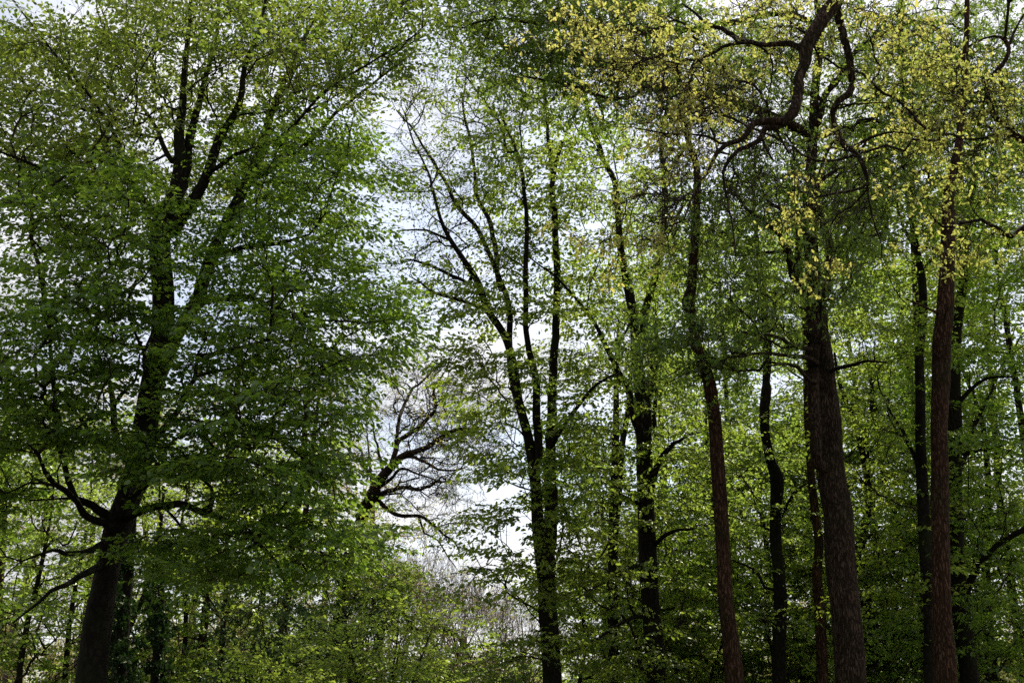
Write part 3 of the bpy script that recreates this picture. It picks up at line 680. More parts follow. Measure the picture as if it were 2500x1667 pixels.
conifer('reddish brown conifer with a knot and slight left lean, nearest of the middle trunks', q4((1026, 1620, 90), (1015, 1500, 84), (1000, 1350, 76), (982, 1200, 70), (972, 1050, 66), (962, 850, 66), (950, 650, 68), (938, 450, 62), (925, 300, 58), (905, 180, 58), (870, 90, 50))
        + q2((840, 1540, 46), (822, 1450, 50), (810, 1385, 62), (824, 1320, 44), (835, 1150, 40), (845, 950, 40), (848, 780, 32), (800, 620, 26), (770, 400, 22), (760, 200, 20), (755, -100, 18), (750, -500, 12)), 21, -450, 70, sides=20)
t = Tree('young_beech', (0, 0, 0), 'slender bare lower trunk, one of two leaning together left of the thick beech', group='slender trunks')
t.trace(q4((468, 1600, 48), (465, 1300, 46), (462, 1000, 44), (468, 750, 40), (475, 500, 34), (478, 300, 28), (480, 100, 20), (490, -100, 10)), 31)
t.grow(blobs((2830, 1500, 220, 260, 31, 2.5, 70), (2820, 2300, 260, 400, 32, 2, 80)), 'flat', 1.2, .08, 'rho', 'back', keep=.8)
t = Tree('young_beech', (0, 0, 0), 'thinner reddish trunk leaning right behind the slender one left of the thick beech', group='slender trunks')
t.trace(q4((455, 1600, 36), (468, 1000, 32), (490, 700, 30), (505, 480, 28), (530, 330, 24), (545, 150, 16)), 33)
t.grow(blobs((2900, 1450, 220, 240, 33, 2.5, 60)), 'flat', 1.2, .08, 'rho', 'lime', keep=.8)

Y = 28.0
t = Tree('maple_tree', (0, 0, 0), 'dark kinked trunk with a bulge standing between reddish conifer and twin trunk oak')
t.trace(q4((1228, 1620, 64), (1226, 1400, 62), (1232, 1200, 62), (1222, 1050, 56), (1208, 900, 54), (1210, 780, 52), (1218, 680, 60), (1212, 610, 58), (1190, 560, 46), (1172, 480, 42), (1160, 400, 42), (1160, 300, 46), (1168, 215, 46), (1166, 190, 34), (1172, 60, 40)) + q2((1165, 1500, 34), (1150, 1350, 30), (1130, 1150, 22), (1110, 950, 16), (1120, 700, 9)), Y, sides=18)
lm = lambda pts, a, b, **k: t.trace(pts, a, b, name='limb', sides=9, wob=.04, **k)
lm(q4((1240, 800, 14), (1290, 700, 11), (1370, 640, 8), (1450, 620, 5)), Y, Y - 1)
lm(q4((1160, 1130, 14), (1100, 1050, 11), (1010, 1000, 8)), Y, Y + 1)
t.grow(blobs((3500, 1250, 260, 220, Y, 3, 110), (3650, 1500, 300, 130, Y, 3, 40), (3330, 2150, 230, 120, Y + 1, 2.5, 60), (3680, 2030, 120, 130, Y + 1, 2, 40), (3650, 2350, 180, 170, Y + 1, 2, 60), (3380, 2650, 240, 220, Y + 2, 2, 80), (3740, 2850, 130, 230, Y + 1, 2, 50)),
       'flat', 1.0, .11, 'hex', 'back', keep=.9, horiz=.7, droop=-.03)

t = Tree('conifer_tree', (0, 0, 0), 'thin reddish trunk pressed close to the left side of the thickest oak trunk', bark='b_pine')
t.trace(q4((1427, 1620, 50), (1422, 1400, 49), (1412, 1200, 48), (1398, 1060, 44), (1408, 920, 42), (1398, 830, 40), (1384, 720, 40), (1374, 620, 38), (1366, 480, 38), (1360, 350, 36), (1356, 200, 36), (1352, 50, 32)) + q2((1345, 1480, 28), (1330, 1300, 22), (1310, 1000, 16), (1290, 600, 12), (1280, 0, 8)), 26.5, 27.5, sides=14, wob=.01)
t.grow(blobs((3640, 100, 200, 350, 27.5, 2, 50)), 'needle', 1.4, .16, 'lance', 'needle', minr=.008)

Y = 21.5
t = Tree('oak_tree', (0, 0, 0), 'thickest furrowed oak trunk right of centre, leaning left with forked dark crown', bark='b_oak')
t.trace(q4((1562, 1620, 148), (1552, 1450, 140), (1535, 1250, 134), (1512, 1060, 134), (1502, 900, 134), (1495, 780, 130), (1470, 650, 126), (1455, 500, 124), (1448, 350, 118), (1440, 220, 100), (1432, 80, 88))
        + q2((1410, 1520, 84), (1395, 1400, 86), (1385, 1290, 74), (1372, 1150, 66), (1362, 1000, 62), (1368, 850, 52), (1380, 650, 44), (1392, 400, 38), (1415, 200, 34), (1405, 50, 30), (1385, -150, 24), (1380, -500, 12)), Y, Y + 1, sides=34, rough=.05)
lm = lambda pts, a, b, **k: t.trace(pts, a, b, name='limb', sides=12, wob=.05, **k)
lm(q2((1385, 1400, 52), (1335, 1340, 48), (1300, 1260, 46), (1272, 1180, 42), (1240, 1120, 28), (1190, 1040, 18), (1100, 980, 12)), Y + .4, Y - .6)
lm(q2((1425, 1380, 46), (1455, 1270, 40), (1470, 1180, 36), (1462, 1110, 36), (1425, 1060, 34), (1402, 990, 32), (1395, 900, 26), (1420, 780, 18), (1470, 650, 12)), Y + .4, Y - .4)
lm(q4((1395, 180, 50), (1385, 80, 60), (1378, -20, 62)) + q2((1380, 1440, 50), (1375, 1400, 40)), Y + .1, Y + .4)
lm(q4((1400, 560, 56), (1392, 420, 56), (1385, 300, 58), (1385, 150, 56)), Y - .1, Y)
lm(q4((1400, 100, 24), (1350, 65, 24), (1290, 62, 20), (1230, 68, 16), (1150, 60, 13), (1050, 75, 9)), Y, Y - 2)
lm(q4((1400, 190, 22), (1350, 180, 20), (1315, 120, 17), (1240, 110, 12), (1180, 115, 7)), Y, Y - 1.5)
lm(q4((1460, 145, 20), (1500, 125, 18), (1560, 105, 16), (1620, 95, 12), (1720, 100, 8)), Y + .3, Y - 1)
lm(q4((1395, 40, 22), (1300, 20, 20), (1180, -30, 14), (1050, -40, 9)), Y, Y - 2)
lm(q2((1375, 640, 46), (1250, 560, 44), (1100, 500, 44), (930, 450, 46), (760, 402, 50), (620, 372, 52), (500, 310, 50), (400, 280, 42), (270, 262, 34), (180, 225, 26), (90, 200, 22), (0, 222, 18), (-150, 150, 12), (-300, 130, 7)), Y + .5, Y - 2.5)
lm(q2((500, 312, 28), (400, 180, 30), (270, 130, 26), (180, 40, 20), (120, -80, 14)), Y - 1.5, Y - 2)
lm(q2((720, 150, 30), (600, 150, 34), (500, 145, 30), (420, 135, 24), (250, 112, 20), (100, 108, 18), (-40, 90, 13), (-200, 110, 7)), Y - 1.5, Y - 4)
lm(q2((1410, 110, 26), (1250, 60, 28), (1000, 110, 30), (800, 140, 30), (700, 152, 30)), Y + .5, Y - 1.5)
lm(q2((480, 460, 14), (400, 452, 16), (300, 410, 14), (180, 370, 12), (60, 350, 7)), Y - 2, Y - 3)
lm(q2((640, 380, 22), (560, 440, 18), (480, 458, 16)), Y - 1, Y - 2)
lm(q2((1405, 560, 34), (1440, 450, 30), (1520, 340, 28), (1580, 240, 24), (1640, 190, 20), (1750, 140, 18), (1880, 110, 15), (2010, 100, 10)), Y + .5, Y + 2)
lm(q2((1380, 900, 24), (1450, 800, 18), (1560, 740, 14), (1640, 640, 10)), Y + .5, Y - 1.5)
lm(q2((1320, 1300, 22), (1300, 1000, 18), (1250, 960, 16), (1180, 930, 14), (1150, 870, 9)), Y, Y - 1)
t.grow(blobs((3560, 900, 300, 170, Y, 3, 190), (3300, 1130, 230, 190, Y - .5, 2.5, 110), (3480, 1450, 260, 200, Y - .5, 2.5, 150), (3200, 1600, 250, 170, Y - 1, 2.5, 110), (3800, 1200, 210, 210, Y, 2.5, 80), (3950, 900, 230, 250, Y + 1, 2.5, 110),
             (4400, 300, 360, 350, Y + 2, 2.5, 300), (4480, 800, 280, 250, Y + 3, 2, 150), (3700, 600, 300, 200, Y + 2, 2, 130), (4000, 700, 250, 200, Y + 2, 2, 100), (2350, 90, 260, 120, Y - 3.2, 1.6, 120), (2600, 180, 330, 160, Y - 2.6, 2, 170), (2450, 330, 200, 90, Y - 3, 1.3, 50), (3000, 300, 330, 270, Y - 1, 2.5, 190), (3450, 350, 330, 330, Y, 3, 190), (3980, 250, 280, 280, Y + 1, 2.5, 170), (2850, 30, 240, 110, Y - 2, 2, 80), cap=15, f=1.35),
       'tuft', .95, .088, 'oak', 'oakg', keep=.95, wob=.12, horiz=.3, up_bias=.15, bal=.2, roll=.6, minr=.006)
t.grow(blobs((3000, -500, 800, 300, Y - .5, 3, 45)), 'tuft', 1.5, .12, 'oak', 'oakg', keep=.9, crown='upper_crown', twigs='upper_twigs')

Y = 33.0
t = Tree('maple_tree', (0, 0, 0), 'forked Y-shaped trunk against the sky just right of the thickest oak trunk')
t.trace(q4((1665, 1620, 56), (1650, 1400, 52), (1625, 1200, 50), (1605, 1050, 48), (1600, 950, 50), (1620, 850, 40), (1636, 760, 34), (1632, 640, 34), (1618, 520, 42), (1600, 440, 48), (1570, 380, 26), (1540, 300, 22), (1500, 180, 16), (1480, 50, 10)), Y, sides=16)
lm = lambda pts, a, b, **k: t.trace(pts, a, b, name='limb', sides=9, wob=.04, **k)
lm(q4((1612, 470, 34), (1640, 390, 26), (1655, 300, 22), (1645, 180, 16), (1610, 60, 10)), Y, Y)
lm(q4((1572, 380, 18), (1560, 280, 16), (1580, 200, 12), (1570, 80, 8)), Y, Y + 1)
lm(q4((1590, 920, 22), (1630, 900, 14), (1690, 850, 9)), Y, Y - 1)
lm(q4((1590, 480, 12), (1560, 510, 9), (1500, 560, 6)), Y, Y - 1)
t.grow(blobs((3900, 1450, 260, 250, Y, 3, 100), (4050, 1850, 220, 170, Y, 3, 90), (3920, 2150, 90, 120, Y, 2, 18), (4050, 2400, 180, 220, Y, 3, 80), (4080, 2800, 180, 220, Y, 2, 70)), 'flat', 1.2, .085, 'rho', 'back', keep=.8, horiz=.6)

Y = 25.0
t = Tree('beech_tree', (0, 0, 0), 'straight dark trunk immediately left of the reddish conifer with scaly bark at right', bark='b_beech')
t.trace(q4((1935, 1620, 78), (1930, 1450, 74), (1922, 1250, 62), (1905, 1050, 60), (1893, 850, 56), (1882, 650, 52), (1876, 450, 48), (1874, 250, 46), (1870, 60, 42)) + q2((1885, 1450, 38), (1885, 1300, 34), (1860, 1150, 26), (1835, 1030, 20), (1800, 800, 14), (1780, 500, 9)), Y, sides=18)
lm = lambda pts, a, b, **k: t.trace(pts, a, b, name='limb', sides=9, wob=.04, **k)
lm(q4((1872, 620, 20), (1840, 520, 18), (1790, 420, 16), (1740, 330, 12), (1700, 250, 8)), Y, Y + 1)
lm(q2((1880, 1350, 20), (1850, 1150, 16), (1780, 980, 12), (1760, 850, 7)), Y, Y + 2)
t.grow(blobs((4120, 1100, 260, 260, Y + 1, 3, 140), (4100, 1500, 230, 210, Y, 3, 110), (4000, 1950, 190, 170, Y, 2, 70), (4100, 2250, 160, 180, Y + .6, 2, 60), (4080, 2650, 180, 200, Y + 1, 2, 60), (4150, 500, 250, 350, Y + 1.5, 3, 120)),
       'flat', 1.0, .105, 'hex', 'lime', keep=.85, horiz=.65)

conifer('reddish conifer with scaly bark and a knot, thick trunk near the right edge', q4((1990, 1620, 112), (1985, 1450, 106), (1975, 1250, 90), (1970, 1050, 84), (1968, 850, 80), (1966, 740, 86), (1964, 600, 76), (1962, 400, 74), (1966, 200, 78), (1972, 30, 80))
        + q2((1985, 1450, 76), (1998, 1250, 68), (2003, 1060, 62), (2005, 900, 52), (2030, 760, 44), (2060, 600, 34), (2080, 300, 26), (2090, -50, 20), (2090, -500, 12)), 20, -450, 70, sides=24)
conifer('slim reddish conifer trunk showing through yellow oak leaves high at right', q2((1900, 3300, 40), (1890, 2400, 38), (1860, 1500, 34), (1840, 1000, 32), (1822, 600, 30), (1795, 420, 30), (1785, 200, 28), (1785, 0, 24), (1780, -400, 12)), 30, -350, 50)

Y = 27.0
t = Tree('beech_tree', (0, 0, 0), 'shaded dark trunk right behind the scaly conifer, curved limb rising to the right edge')
t.trace(q4((2110, 1620, 90), (2090, 1450, 84), (2060, 1250, 84), (2042, 1050, 76), (2036, 850, 70), (2030, 650, 66), (2030, 400, 64), (2028, 150, 58)) + q2((2040, 1500, 52), (2070, 1300, 44), (2075, 1050, 38), (2110, 880, 34), (2130, 760, 26), (2140, 600, 18), (2180, 300, 12)), Y, sides=20)
lm = lambda pts, a, b, **k: t.trace(pts, a, b, name='limb', sides=10, wob=.04, **k)
lm(q4((2080, 1180, 34), (2098, 1110, 32), (2135, 1030, 27), (2190, 965, 24), (2260, 905, 24), (2340, 865, 26), (2450, 820, 20), (2600, 780, 10)), Y, Y - 3)
lm(q4((2040, 640, 24), (2080, 540, 20), (2130, 380, 17), (2200, 230, 13), (2260, 100, 8)), Y, Y + 1)
lm(q4((2040, 300, 22), (2100, 220, 18), (2180, 170, 14), (2300, 160, 9)), Y, Y - 1)
lm(q4((2040, 520, 16), (2150, 500, 14), (2250, 470, 11), (2350, 440, 8)), Y, Y - 2)
lm(q4((2030, 120, 22), (2080, 70, 18), (2150, 40, 15), (2280, 60, 9)), Y, Y - 1)
t.grow(blobs((4520, 1250, 260, 260, Y, 3, 150), (4500, 1700, 240, 190, Y - .5, 3, 130), (4550, 2050, 230, 170, Y - .5, 3, 110), (4450, 2400, 230, 180, Y, 3, 100), (4600, 2650, 190, 260, Y - .5, 2.4, 100), (4450, 2950, 240, 170, Y, 2.4, 100), (4550, 700, 240, 320, Y + 1, 3, 130), (4300, 1900, 130, 220, Y + 1, 2, 50), (4300, 2850, 100, 220, Y + .6, 2, 36)),
       'flat', 1.0, .11, 'hex', 'beech', keep=.85, horiz=.7)

# ------------------------------------------------------------------ near oak whose boughs hang into the upper right (its trunk stands right of the camera, out of frame)
Y = 8.6
t = Tree('overhanging_oak', (7.2, 7.5, 0), 'gnarled near oak boughs with sunlit yellow leaves hanging from the top right', bark='b_oak')
t.stem(np.array([(7.4, 7.0, -.3), (7.3, 7.1, 2), (7.1, 7.3, 4.5), (7.0, 7.4, 7), (6.8, 7.6, 9.5), (6.6, 7.9, 12)]), [.5, .40, .36, .32, .25, .12], sides=28, rough=.06)
lm = lambda pts, a, b, **k: t.trace([(x, y, w * .86) for x, y, w in pts], a, b, name='limb', sides=14, wob=.03, step=.12, **k)
a0 = P(3880, -40, Y)
t.stem(np.array([(6.9, 7.45, 9.0), (6.0, 7.7, 10.2), (4.9, 8.2, 10.4), (4.0, 8.5, 9.3), tuple(P(3850, -60, Y))]), [.17, .15, .13, .09, .073], name='limb', sides=16, rough=.08)
lm(q2((1500, -60, 84), (1470, 20, 80), (1430, 90, 78), (1395, 150, 74), (1355, 215, 76), (1335, 270, 60), (1308, 340, 50), (1322, 400, 50), (1325, 450, 52), (1300, 505, 50), (1262, 548, 54), (1215, 565, 44), (1150, 566, 38), (1100, 580, 34), (1050, 625, 28), (1000, 655, 26), (940, 700, 24), (900, 760, 18), (865, 830, 15), (820, 920, 12), (790, 1010, 8)), Y, Y - .9)
lm(q2((1262, 560, 40), (1200, 590, 36), (1155, 600, 34), (1145, 640, 28), (1100, 665, 26), (1035, 690, 24), (1000, 730, 20), (970, 790, 17), (985, 870, 13), (1000, 970, 10), (1015, 1060, 8), (1025, 1180, 6)), Y - .2, Y - .6)
lm(q2((1340, 225, 36), (1270, 208, 30), (1180, 204, 26), (1110, 200, 26), (1050, 188, 28), (1000, 160, 26), (955, 138, 24), (900, 110, 18), (850, 72, 15), (780, 20, 9)), Y - .2, Y + .5)
lm(q2((1100, 198, 18), (1000, 200, 17), (940, 240, 15), (880, 270, 16), (832, 300, 14), (825, 370, 12), (770, 430, 9), (690, 470, 7)), Y, Y - .3)
lm(q2((1150, 640, 16), (1165, 680, 15), (1200, 740, 9)), Y - .3, Y - .3)
lm(q2((1180, 600, 16), (1160, 550, 16), (1110, 480, 12), (1105, 380, 8)), Y - .3, Y + .2)
lm(q2((1120, 200, 12), (1185, 260, 10), (1200, 330, 8), (1180, 440, 6)), Y, Y)
lm(q2((955, 660, 14), (900, 630, 14), (820, 620, 11), (700, 610, 8), (560, 590, 5)), Y - .6, Y - .9)
lm(q2((1515, -70, 54), (1512, 0, 50), (1502, 70, 46), (1505, 140, 42), (1530, 220, 40), (1552, 310, 40), (1545, 390, 38), (1515, 445, 36), (1485, 490, 34), (1478, 545, 32), (1500, 610, 34), (1525, 665, 36), (1565, 690, 36), (1590, 730, 26), (1620, 780, 24), (1632, 840, 20), (1600, 865, 14), (1540, 880, 14), (1450, 895, 12), (1380, 910, 8)), Y + .3, Y - .1)
lm(q2((1570, 690, 24), (1610, 655, 20), (1680, 625, 14), (1760, 612, 10), (1850, 620, 6)), Y + .1, Y - .2)
lm(q2((1630, 850, 14), (1645, 950, 11), (1670, 1050, 9), (1695, 1120, 7), (1700, 1180, 5)), Y, Y - .2)
lm(q2((1630, 870, 12), (1560, 950, 12), (1500, 980, 10), (1460, 1040, 7)), Y, Y + .3)
lm(q2((1500, 480, 10), (1600, 480, 9), (1720, 470, 6)), Y, Y)
t.stem(np.array([(7.15, 7.3, 4.6), (6.2, 7.7, 5.2), tuple(P(4760, 640, 9.0))]), [.16, .09, .06], name='limb', sides=12)
lm(q2((2410, 640, 46), (2350, 632, 40), (2310, 622, 36), (2260, 570, 32), (2215, 520, 30), (2192, 470, 28), (2190, 390, 26), (2230, 330, 24), (2262, 280, 24), (2280, 220, 22), (2270, 180, 18), (2210, 165, 12), (2120, 200, 8)), 9.0, 8.6)
lm(q2((2280, 210, 16), (2300, 150, 14), (2350, 60, 9)), 8.7, 8.8)
lm(q2((2320, 628, 24), (2240, 622, 18), (2160, 640, 13), (2060, 640, 8)), 9.0, 8.8)
lm(q2((2195, 400, 14), (2150, 370, 12), (2090, 390, 7)), 8.8, 8.6)
t.stem(np.array([(7.2, 7.2, 3.6), (6.3, 8.4, 4.2), tuple(P(4800, 1080, 9.8))]), [.13, .07, .045], name='limb', sides=12)
lm(q2((2450, 1080, 36), (2350, 1045, 34), (2290, 1090, 28), (2230, 1050, 22), (2150, 1015, 18), (2060, 1030, 15), (1980, 1040, 12), (1920, 980, 8)), 9.8, 9.4)
t.grow(blobs((3350, 420, 330, 230, Y, .9, 95), (3000, 230, 330, 200, Y + .3, .9, 80), (3550, 120, 330, 140, Y + .2, .9, 70), (3100, 640, 250, 150, Y - .5, .7, 40), (2980, 1060, 170, 120, Y - .8, .5, 24), (3150, 800, 120, 120, Y - .7, .5, 12), (3780, 700, 130, 120, Y, .5, 12), (2700, 150, 160, 110, Y + .3, .7, 22),
             (4400, 330, 330, 320, 8.9, .9, 120), (4100, 150, 220, 200, 8.8, .8, 34), (4550, 700, 190, 200, 9, .8, 36), (4350, 620, 210, 120, 9, .8, 28), (4580, 1120, 160, 110, 9.6, .6, 30), (4300, 1000, 150, 80, 9.5, .6, 14), (3780, 1200, 60, 120, Y, .4, 7), (3750, 950, 120, 80, Y, .4, 9), f=.62, cap=99),
       'tuft', .42, .042, 'oak', 'oaky', keep=.7, wob=.06, horiz=.2, up_bias=.05, bal=.1, roll=.8, minr=.003, step=.12, tw_scale=.5, droop=-.1, catkins=1000, maxr=.014)
t.grow(blobs((3300, 560, 330, 180, Y, .6, 90), (3000, 330, 260, 160, Y + .3, .6, 40), (3450, 800, 230, 180, Y - .4, .5, 60), (3120, 900, 170, 200, Y - .8, .4, 60), (3900, 850, 170, 200, Y, .4, 50), (4500, 500, 170, 260, 8.9, .5, 50), (3700, 250, 200, 200, Y, .5, 30), cap=99),
       'tuft', .4, keep=0, wob=.07, horiz=.2, up_bias=-.05, bal=.05, roll=.8, minr=.0022, step=.1, tw_scale=.45, droop=-.25, maxr=.012, twigs='bare_twigs')
t.grow(blobs((4600, -500, 500, 300, 8.5, 1.5, 16)), 'tuft', .8, .08, 'oak', 'oaky', keep=.7, crown='upper_crown', twigs='upper_twigs')

# ------------------------------------------------------------------ background trees
def bg_tree(name, label, dx, Yb, H, r, n, leafmat, group, zlo=.25, leaf=.09, kp=.85, lean=0., bark='b_beech', twig='twig', w=.3, sp='flat', size=1.3, cat='tree', minr=.008, ub=.3, hz=.6, tws=.55):
    b = P(dx, 2950, Yb); b[2] = 0
    t = Tree(name, b, label, cat, group, bark, twig)
    top = np.array([b[0] + lean * H, b[1] + rng.normal(0, .4), H * .93]); m1 = b * .65 + top * .35 + [rng.normal(0, .25), 0, 0]; m2 = b * .3 + top * .7 + [rng.normal(0, .3), 0, 0]
    t.stem(np.array([b - [0, 0, .3], m1, m2, top]), [w * .62, w * .45, w * .28, w * .06], sides=10, step=.5, wob=.04)
    c = []
    nb = 7
    for k in range(nb):
        f = zlo + (1 - zlo) * (k + .5) / nb; rk = r * math.sin(math.pi * (.18 + .70 * (k + .5) / nb)) * rng.uniform(.8, 1.15)
        a = rng.uniform(0, 6.28); cc = b + (top - b) * f; cc = cc + [math.cos(a) * rk * .35, math.sin(a) * rk * .35, 0]
        c.append(wblob(cc, (rk * .85, rk * .85, H * (1 - zlo) / nb * .85), n // nb, .45))
    t.grow(np.vstack(c), sp, size, leaf, 'rho', leafmat, keep=kp, wob=.09, horiz=hz, tw_scale=tws, minr=minr, up_bias=ub, bal=.3)
    return t
G = 'leafy trees of the wood behind'
ad = ['pale sunlit', 'light green', 'bright spring-green', 'thinly leafed', 'dense mid-green', 'low spreading']
where_r = ['glimpsed between the twin-stemmed beech and the thick beech', 'behind the thick straight beech', 'between the thick beech and the reddish conifer', 'directly behind the knotted reddish conifer', 'between reddish conifer and kinked trunk', 'behind the kinked trunk', 'behind the thickest oak trunk', 'right of the thickest oak trunk', 'behind the Y-shaped trunk', 'left of the scaly conifer', 'behind the scaly conifer', 'right of the curved limb', 'at the right edge behind the curved limb', 'far behind the right edge']
for i, (dx, Yb, H, r) in enumerate([(2750, 44, 13, 3.2), (2950, 38, 15, 3.2), (3130, 46, 27, 4.6), (3330, 36, 15, 3.2), (3400, 48, 28, 4.8), (3560, 37, 11.5, 3), (3800, 44, 27, 4.8), (3880, 36, 13, 3), (4050, 46, 28, 4.6), (4180, 34, 14, 3.2), (4300, 42, 27, 4.6), (4520, 34, 15, 3.4), (4680, 40, 26, 4.6), (4850, 34, 22, 4)]):
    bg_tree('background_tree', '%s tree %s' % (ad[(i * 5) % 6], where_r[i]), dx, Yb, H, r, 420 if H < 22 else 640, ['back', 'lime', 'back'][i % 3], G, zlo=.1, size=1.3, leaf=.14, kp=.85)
where_l = ['at the far left edge low down', 'behind the lowest left limbs of the beech', 'behind the leaning beech foot', 'between beech foot and ivy trunks', 'behind the slim ivy trunk', 'under the arching right limb of the beech', 'left of the crossing conifers', 'behind the crossing conifers', 'below the leaning bare oak', 'beside the leaning bare oak foot']
for i, (dx, Yb, H, r) in enumerate([(-50, 30, 10.5, 3.0), (180, 27, 8.5, 2.8), (380, 31, 10.5, 3.2), (620, 28, 8.6, 2.8), (820, 32, 10.4, 3), (980, 28, 8.8, 2.6), (1150, 33, 10.5, 3), (1350, 38, 11.5, 3.2), (1560, 30, 7.2, 2.4), (1720, 33, 6.6, 2.2)]):
    bg_tree('understorey_tree', '%s understorey tree %s' % (ad[(i * 5 + 1) % 6], where_l[i]), dx, Yb, H, r, 300, ['back', 'back', 'lime'][i % 3], 'understorey trees on the left', zlo=.06, size=.95, leaf=.11, kp=.85, w=.16)
for i, (dx, Yb, H, r) in enumerate([(2620, 32, 6.0, 2.4), (2880, 34, 7.5, 2.6), (3080, 33, 8, 2.6), (3260, 35, 7, 2.4), (3480, 33, 8, 2.6), (3660, 36, 7, 2.4), (3850, 35, 8.5, 2.6), (4060, 33, 7.5, 2.4), (4260, 36, 8.5, 2.6), (4480, 33, 7.5, 2.6), (4680, 35, 9, 2.6)]):
    bg_tree('understorey_tree', 'low %s understorey tree %s' % (['sunlit', 'pale green', 'yellow-green'][i % 3], ['at the foot of the twin-stemmed beech', 'left of the thick straight beech foot', 'right of the thick straight beech foot', 'between thick beech and knotted conifer feet', 'just right of the knotted conifer foot', 'behind the kinked trunk foot', 'behind the thickest oak foot', 'right of the thickest oak foot', 'left of the scaly conifer foot', 'right of the scaly conifer foot', 'in the bottom right corner'][i]),
            dx, Yb, H, r, 230, ['back', 'lime', 'bright'][i % 3], 'understorey trees on the right', zlo=.05, size=1.0, leaf=.115, kp=.85, w=.13)
for i, (dx, Yb, H) in enumerate([(60, 42, 15), (330, 44, 16), (620, 41, 15), (900, 45, 17), (1180, 43, 16), (1450, 42, 15.5), (1640, 46, 15)]):
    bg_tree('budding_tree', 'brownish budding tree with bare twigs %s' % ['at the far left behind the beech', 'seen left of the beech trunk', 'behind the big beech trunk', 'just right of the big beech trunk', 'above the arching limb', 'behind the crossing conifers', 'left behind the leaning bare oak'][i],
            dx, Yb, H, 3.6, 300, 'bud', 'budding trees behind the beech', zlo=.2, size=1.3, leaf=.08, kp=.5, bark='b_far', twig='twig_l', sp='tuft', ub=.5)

# bushes in front of them
def bush(name, label, dx, Yb, H, r, n, leafmat, leaf=.06, size=.6, sp='flat', group=None, kp=.95, horiz=.4):
    b = P(dx, 2950, Yb); b[2] = 0
    t = Tree(name, b, label, 'bush', group, 'b_beech', 'twig')
    for k in range(5):
        a = k * 1.257 + rng.uniform(-.3, .3); e = b + np.array([math.cos(a) * r * .5, math.sin(a) * r * .5, H * rng.uniform(.6, .85)])
        t.stem(np.array([b + [math.cos(a) * .08, math.sin(a) * .08, -.15], (b + e) / 2 + [0, 0, H * .08], e]), [.035, .025, .008], name='stem', sides=7, step=.25, join=False)
    t.grow(np.vstack([wblob(b + [0, 0, H * .55], (r, r, H * .45), n, .4)]), sp, size, leaf, 'hex', leafmat, keep=kp, horiz=horiz, minr=.004, droop=.1, bal=.2)
bush('hornbeam_bush', 'large bright yellow-green bush at the bottom below the leaning oak', 1760, 19, 3.6, 1.6, 460, 'bright')
bush('hornbeam_bush', 'small bright green bush at the bottom edge left of the larger yellow-green one', 1290, 16.5, 2.75, .6, 130, 'bright')
bush('hornbeam_bush', 'green bush joining the right flank of the large yellow-green bush', 1990, 22, 2.9, 1.0, 140, 'lime')
bush('holly_bush', 'dark glossy evergreen bush behind the small green bush at the bottom', 1330, 23, 4.4, 1.6, 300, 'ivy', leaf=.07, sp='tuft', size=.5)
bush('hazel_bush', 'low green bush at the bottom right of the sky gap', 2300, 24, 3.0, 1.3, 160, 'beech')

# ------------------------------------------------------------------ bare trees far off in the gap
i = 0
gl = ['round-headed bare tree, tallest in the far gap', 'bare brown tree left in the far gap', 'thin bare tree at the left of the far gap', 'bare tree low in the middle of the far gap', 'bare tree right of the tallest far one', 'small bare tree far off at the right of the gap', 'faint bare tree right beside the twin-stemmed beech foot', 'faint bare tree glimpsed behind the twin-stemmed beech', 'far bare tree behind the bright bush', 'wispy far bare tree between the others in the gap', 'bare far tree closing the bottom of the gap']
for (dx, Yb, H, r) in [(1960, 62, 11.6, .42), (1860, 58, 9.8, .36), (1780, 66, 11.0, .3), (2060, 60, 9.2, .42), (2130, 64, 9.8, .32), (2260, 70, 9.6, .36), (2380, 66, 8.8, .34), (2540, 72, 8.6, .36), (1700, 54, 9, .3), (2000, 74, 11.5, .3), (2200, 58, 7.8, .34)]:
    bare_tree(gl[i], dx, Yb, H * 1.07, r, 'bare trees in the far gap'); i += 1
for k, (dx, Yb, H) in enumerate([(1850, 48, 5.2), (2040, 50, 4.2), (2230, 52, 4.4), (2420, 50, 4.6)]):
    bg_tree('young_tree', ['low yellow-green young tree behind the bright bush', 'low pale green young tree in the middle of the far gap', 'low pale young tree at the right of the far gap', 'low young tree behind the twin-stemmed beech foot'][k], dx, Yb, H, 2.4, 90, 'back', 'low young trees in the far gap', zlo=.1, size=1.0, leaf=.09, kp=.3, w=.12)
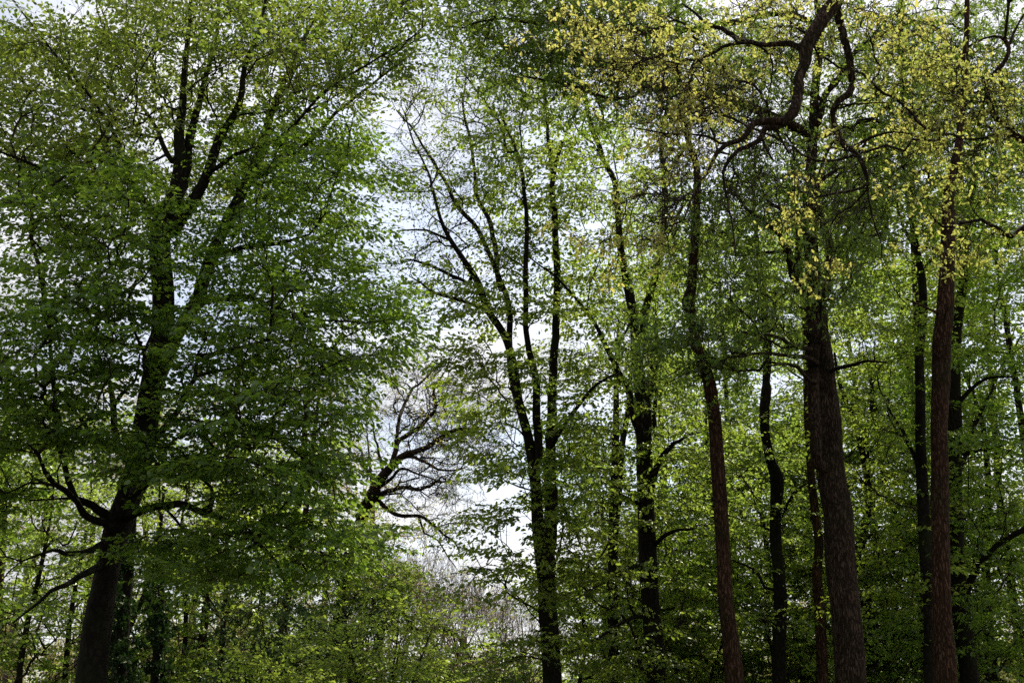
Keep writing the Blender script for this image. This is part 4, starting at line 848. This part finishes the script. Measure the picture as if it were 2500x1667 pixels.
# twisted low limb arching in the gap
t = Tree('crooked_oak', (0, 0, 0), 'crooked bare branched small oak arching low across the gap above the bright bush', bark='b_oak', twig='twig_l')
t.trace(q3((1700, 1620, 30), (1740, 1400, 28), (1790, 1260, 24), (1840, 1235, 22), (1880, 1290, 22), (1920, 1330, 22), (1970, 1342, 20), (2010, 1325, 18), (2060, 1325, 15), (2110, 1360, 13), (2130, 1410, 11), (2175, 1480, 8)), 36, 34, wob=.06, sides=10)
t.trace(q3((2010, 1325, 14), (2050, 1345, 12), (2090, 1350, 10), (2100, 1440, 7), (2140, 1500, 5)), 34.5, 33.5, name='limb', sides=8, wob=.06)
t.grow(blobs((2020, 2850, 160, 130, 35, 1.6, 70)), 'tuft', .7, .05, 'rho', 'bud', keep=.12, wob=.12, minr=.006, horiz=.2, up_bias=.1)

# far wood closing the horizon all round
def far_wood():
    lp = []; tb = Tubes()
    for k in range(420):
        a = rng.uniform(-1.15, 1.15); d = rng.uniform(95, 190); x, y = math.sin(a) * d, math.cos(a) * d
        H = rng.uniform(8, 11.5) * (1 if abs(a) < .12 else 1.25); r = rng.uniform(2, 3.6)
        tb.add(np.array([(x, y, -.3), (x + rng.normal(0, .4), y, H * .5), (x + rng.normal(0, .6), y, H * .92)]), [.2, .13, .04], 5)
        m = 42; e = wblob((x, y, H * .6), (r, r, H * .4), m, .4); s = np.column_stack([np.full(m, x), np.full(m, y), np.clip(e[:, 2] - rng.uniform(1, 3, m), H * .2, H * .85)])
        tb.prisms(s, e, np.full(m, .05), np.full(m, .02))
        q = np.repeat(e, 4, 0) + rng.normal(0, .5, (m * 4, 3)); tb.prisms(np.repeat(e, 4, 0), q, np.full(m * 4, .02), np.full(m * 4, .01))
        lp.append(np.repeat(q, 2 if abs(a) < .12 else 9, 0))
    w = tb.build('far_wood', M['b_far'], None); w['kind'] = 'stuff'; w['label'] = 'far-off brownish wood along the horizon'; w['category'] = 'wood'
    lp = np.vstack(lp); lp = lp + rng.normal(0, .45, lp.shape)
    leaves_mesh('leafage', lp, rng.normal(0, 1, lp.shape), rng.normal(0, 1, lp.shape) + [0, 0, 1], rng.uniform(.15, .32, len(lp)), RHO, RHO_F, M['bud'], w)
far_wood()
nf = sum(len(o.data.polygons) for o in bpy.data.objects if o.type == 'MESH'); print('faces', nf)
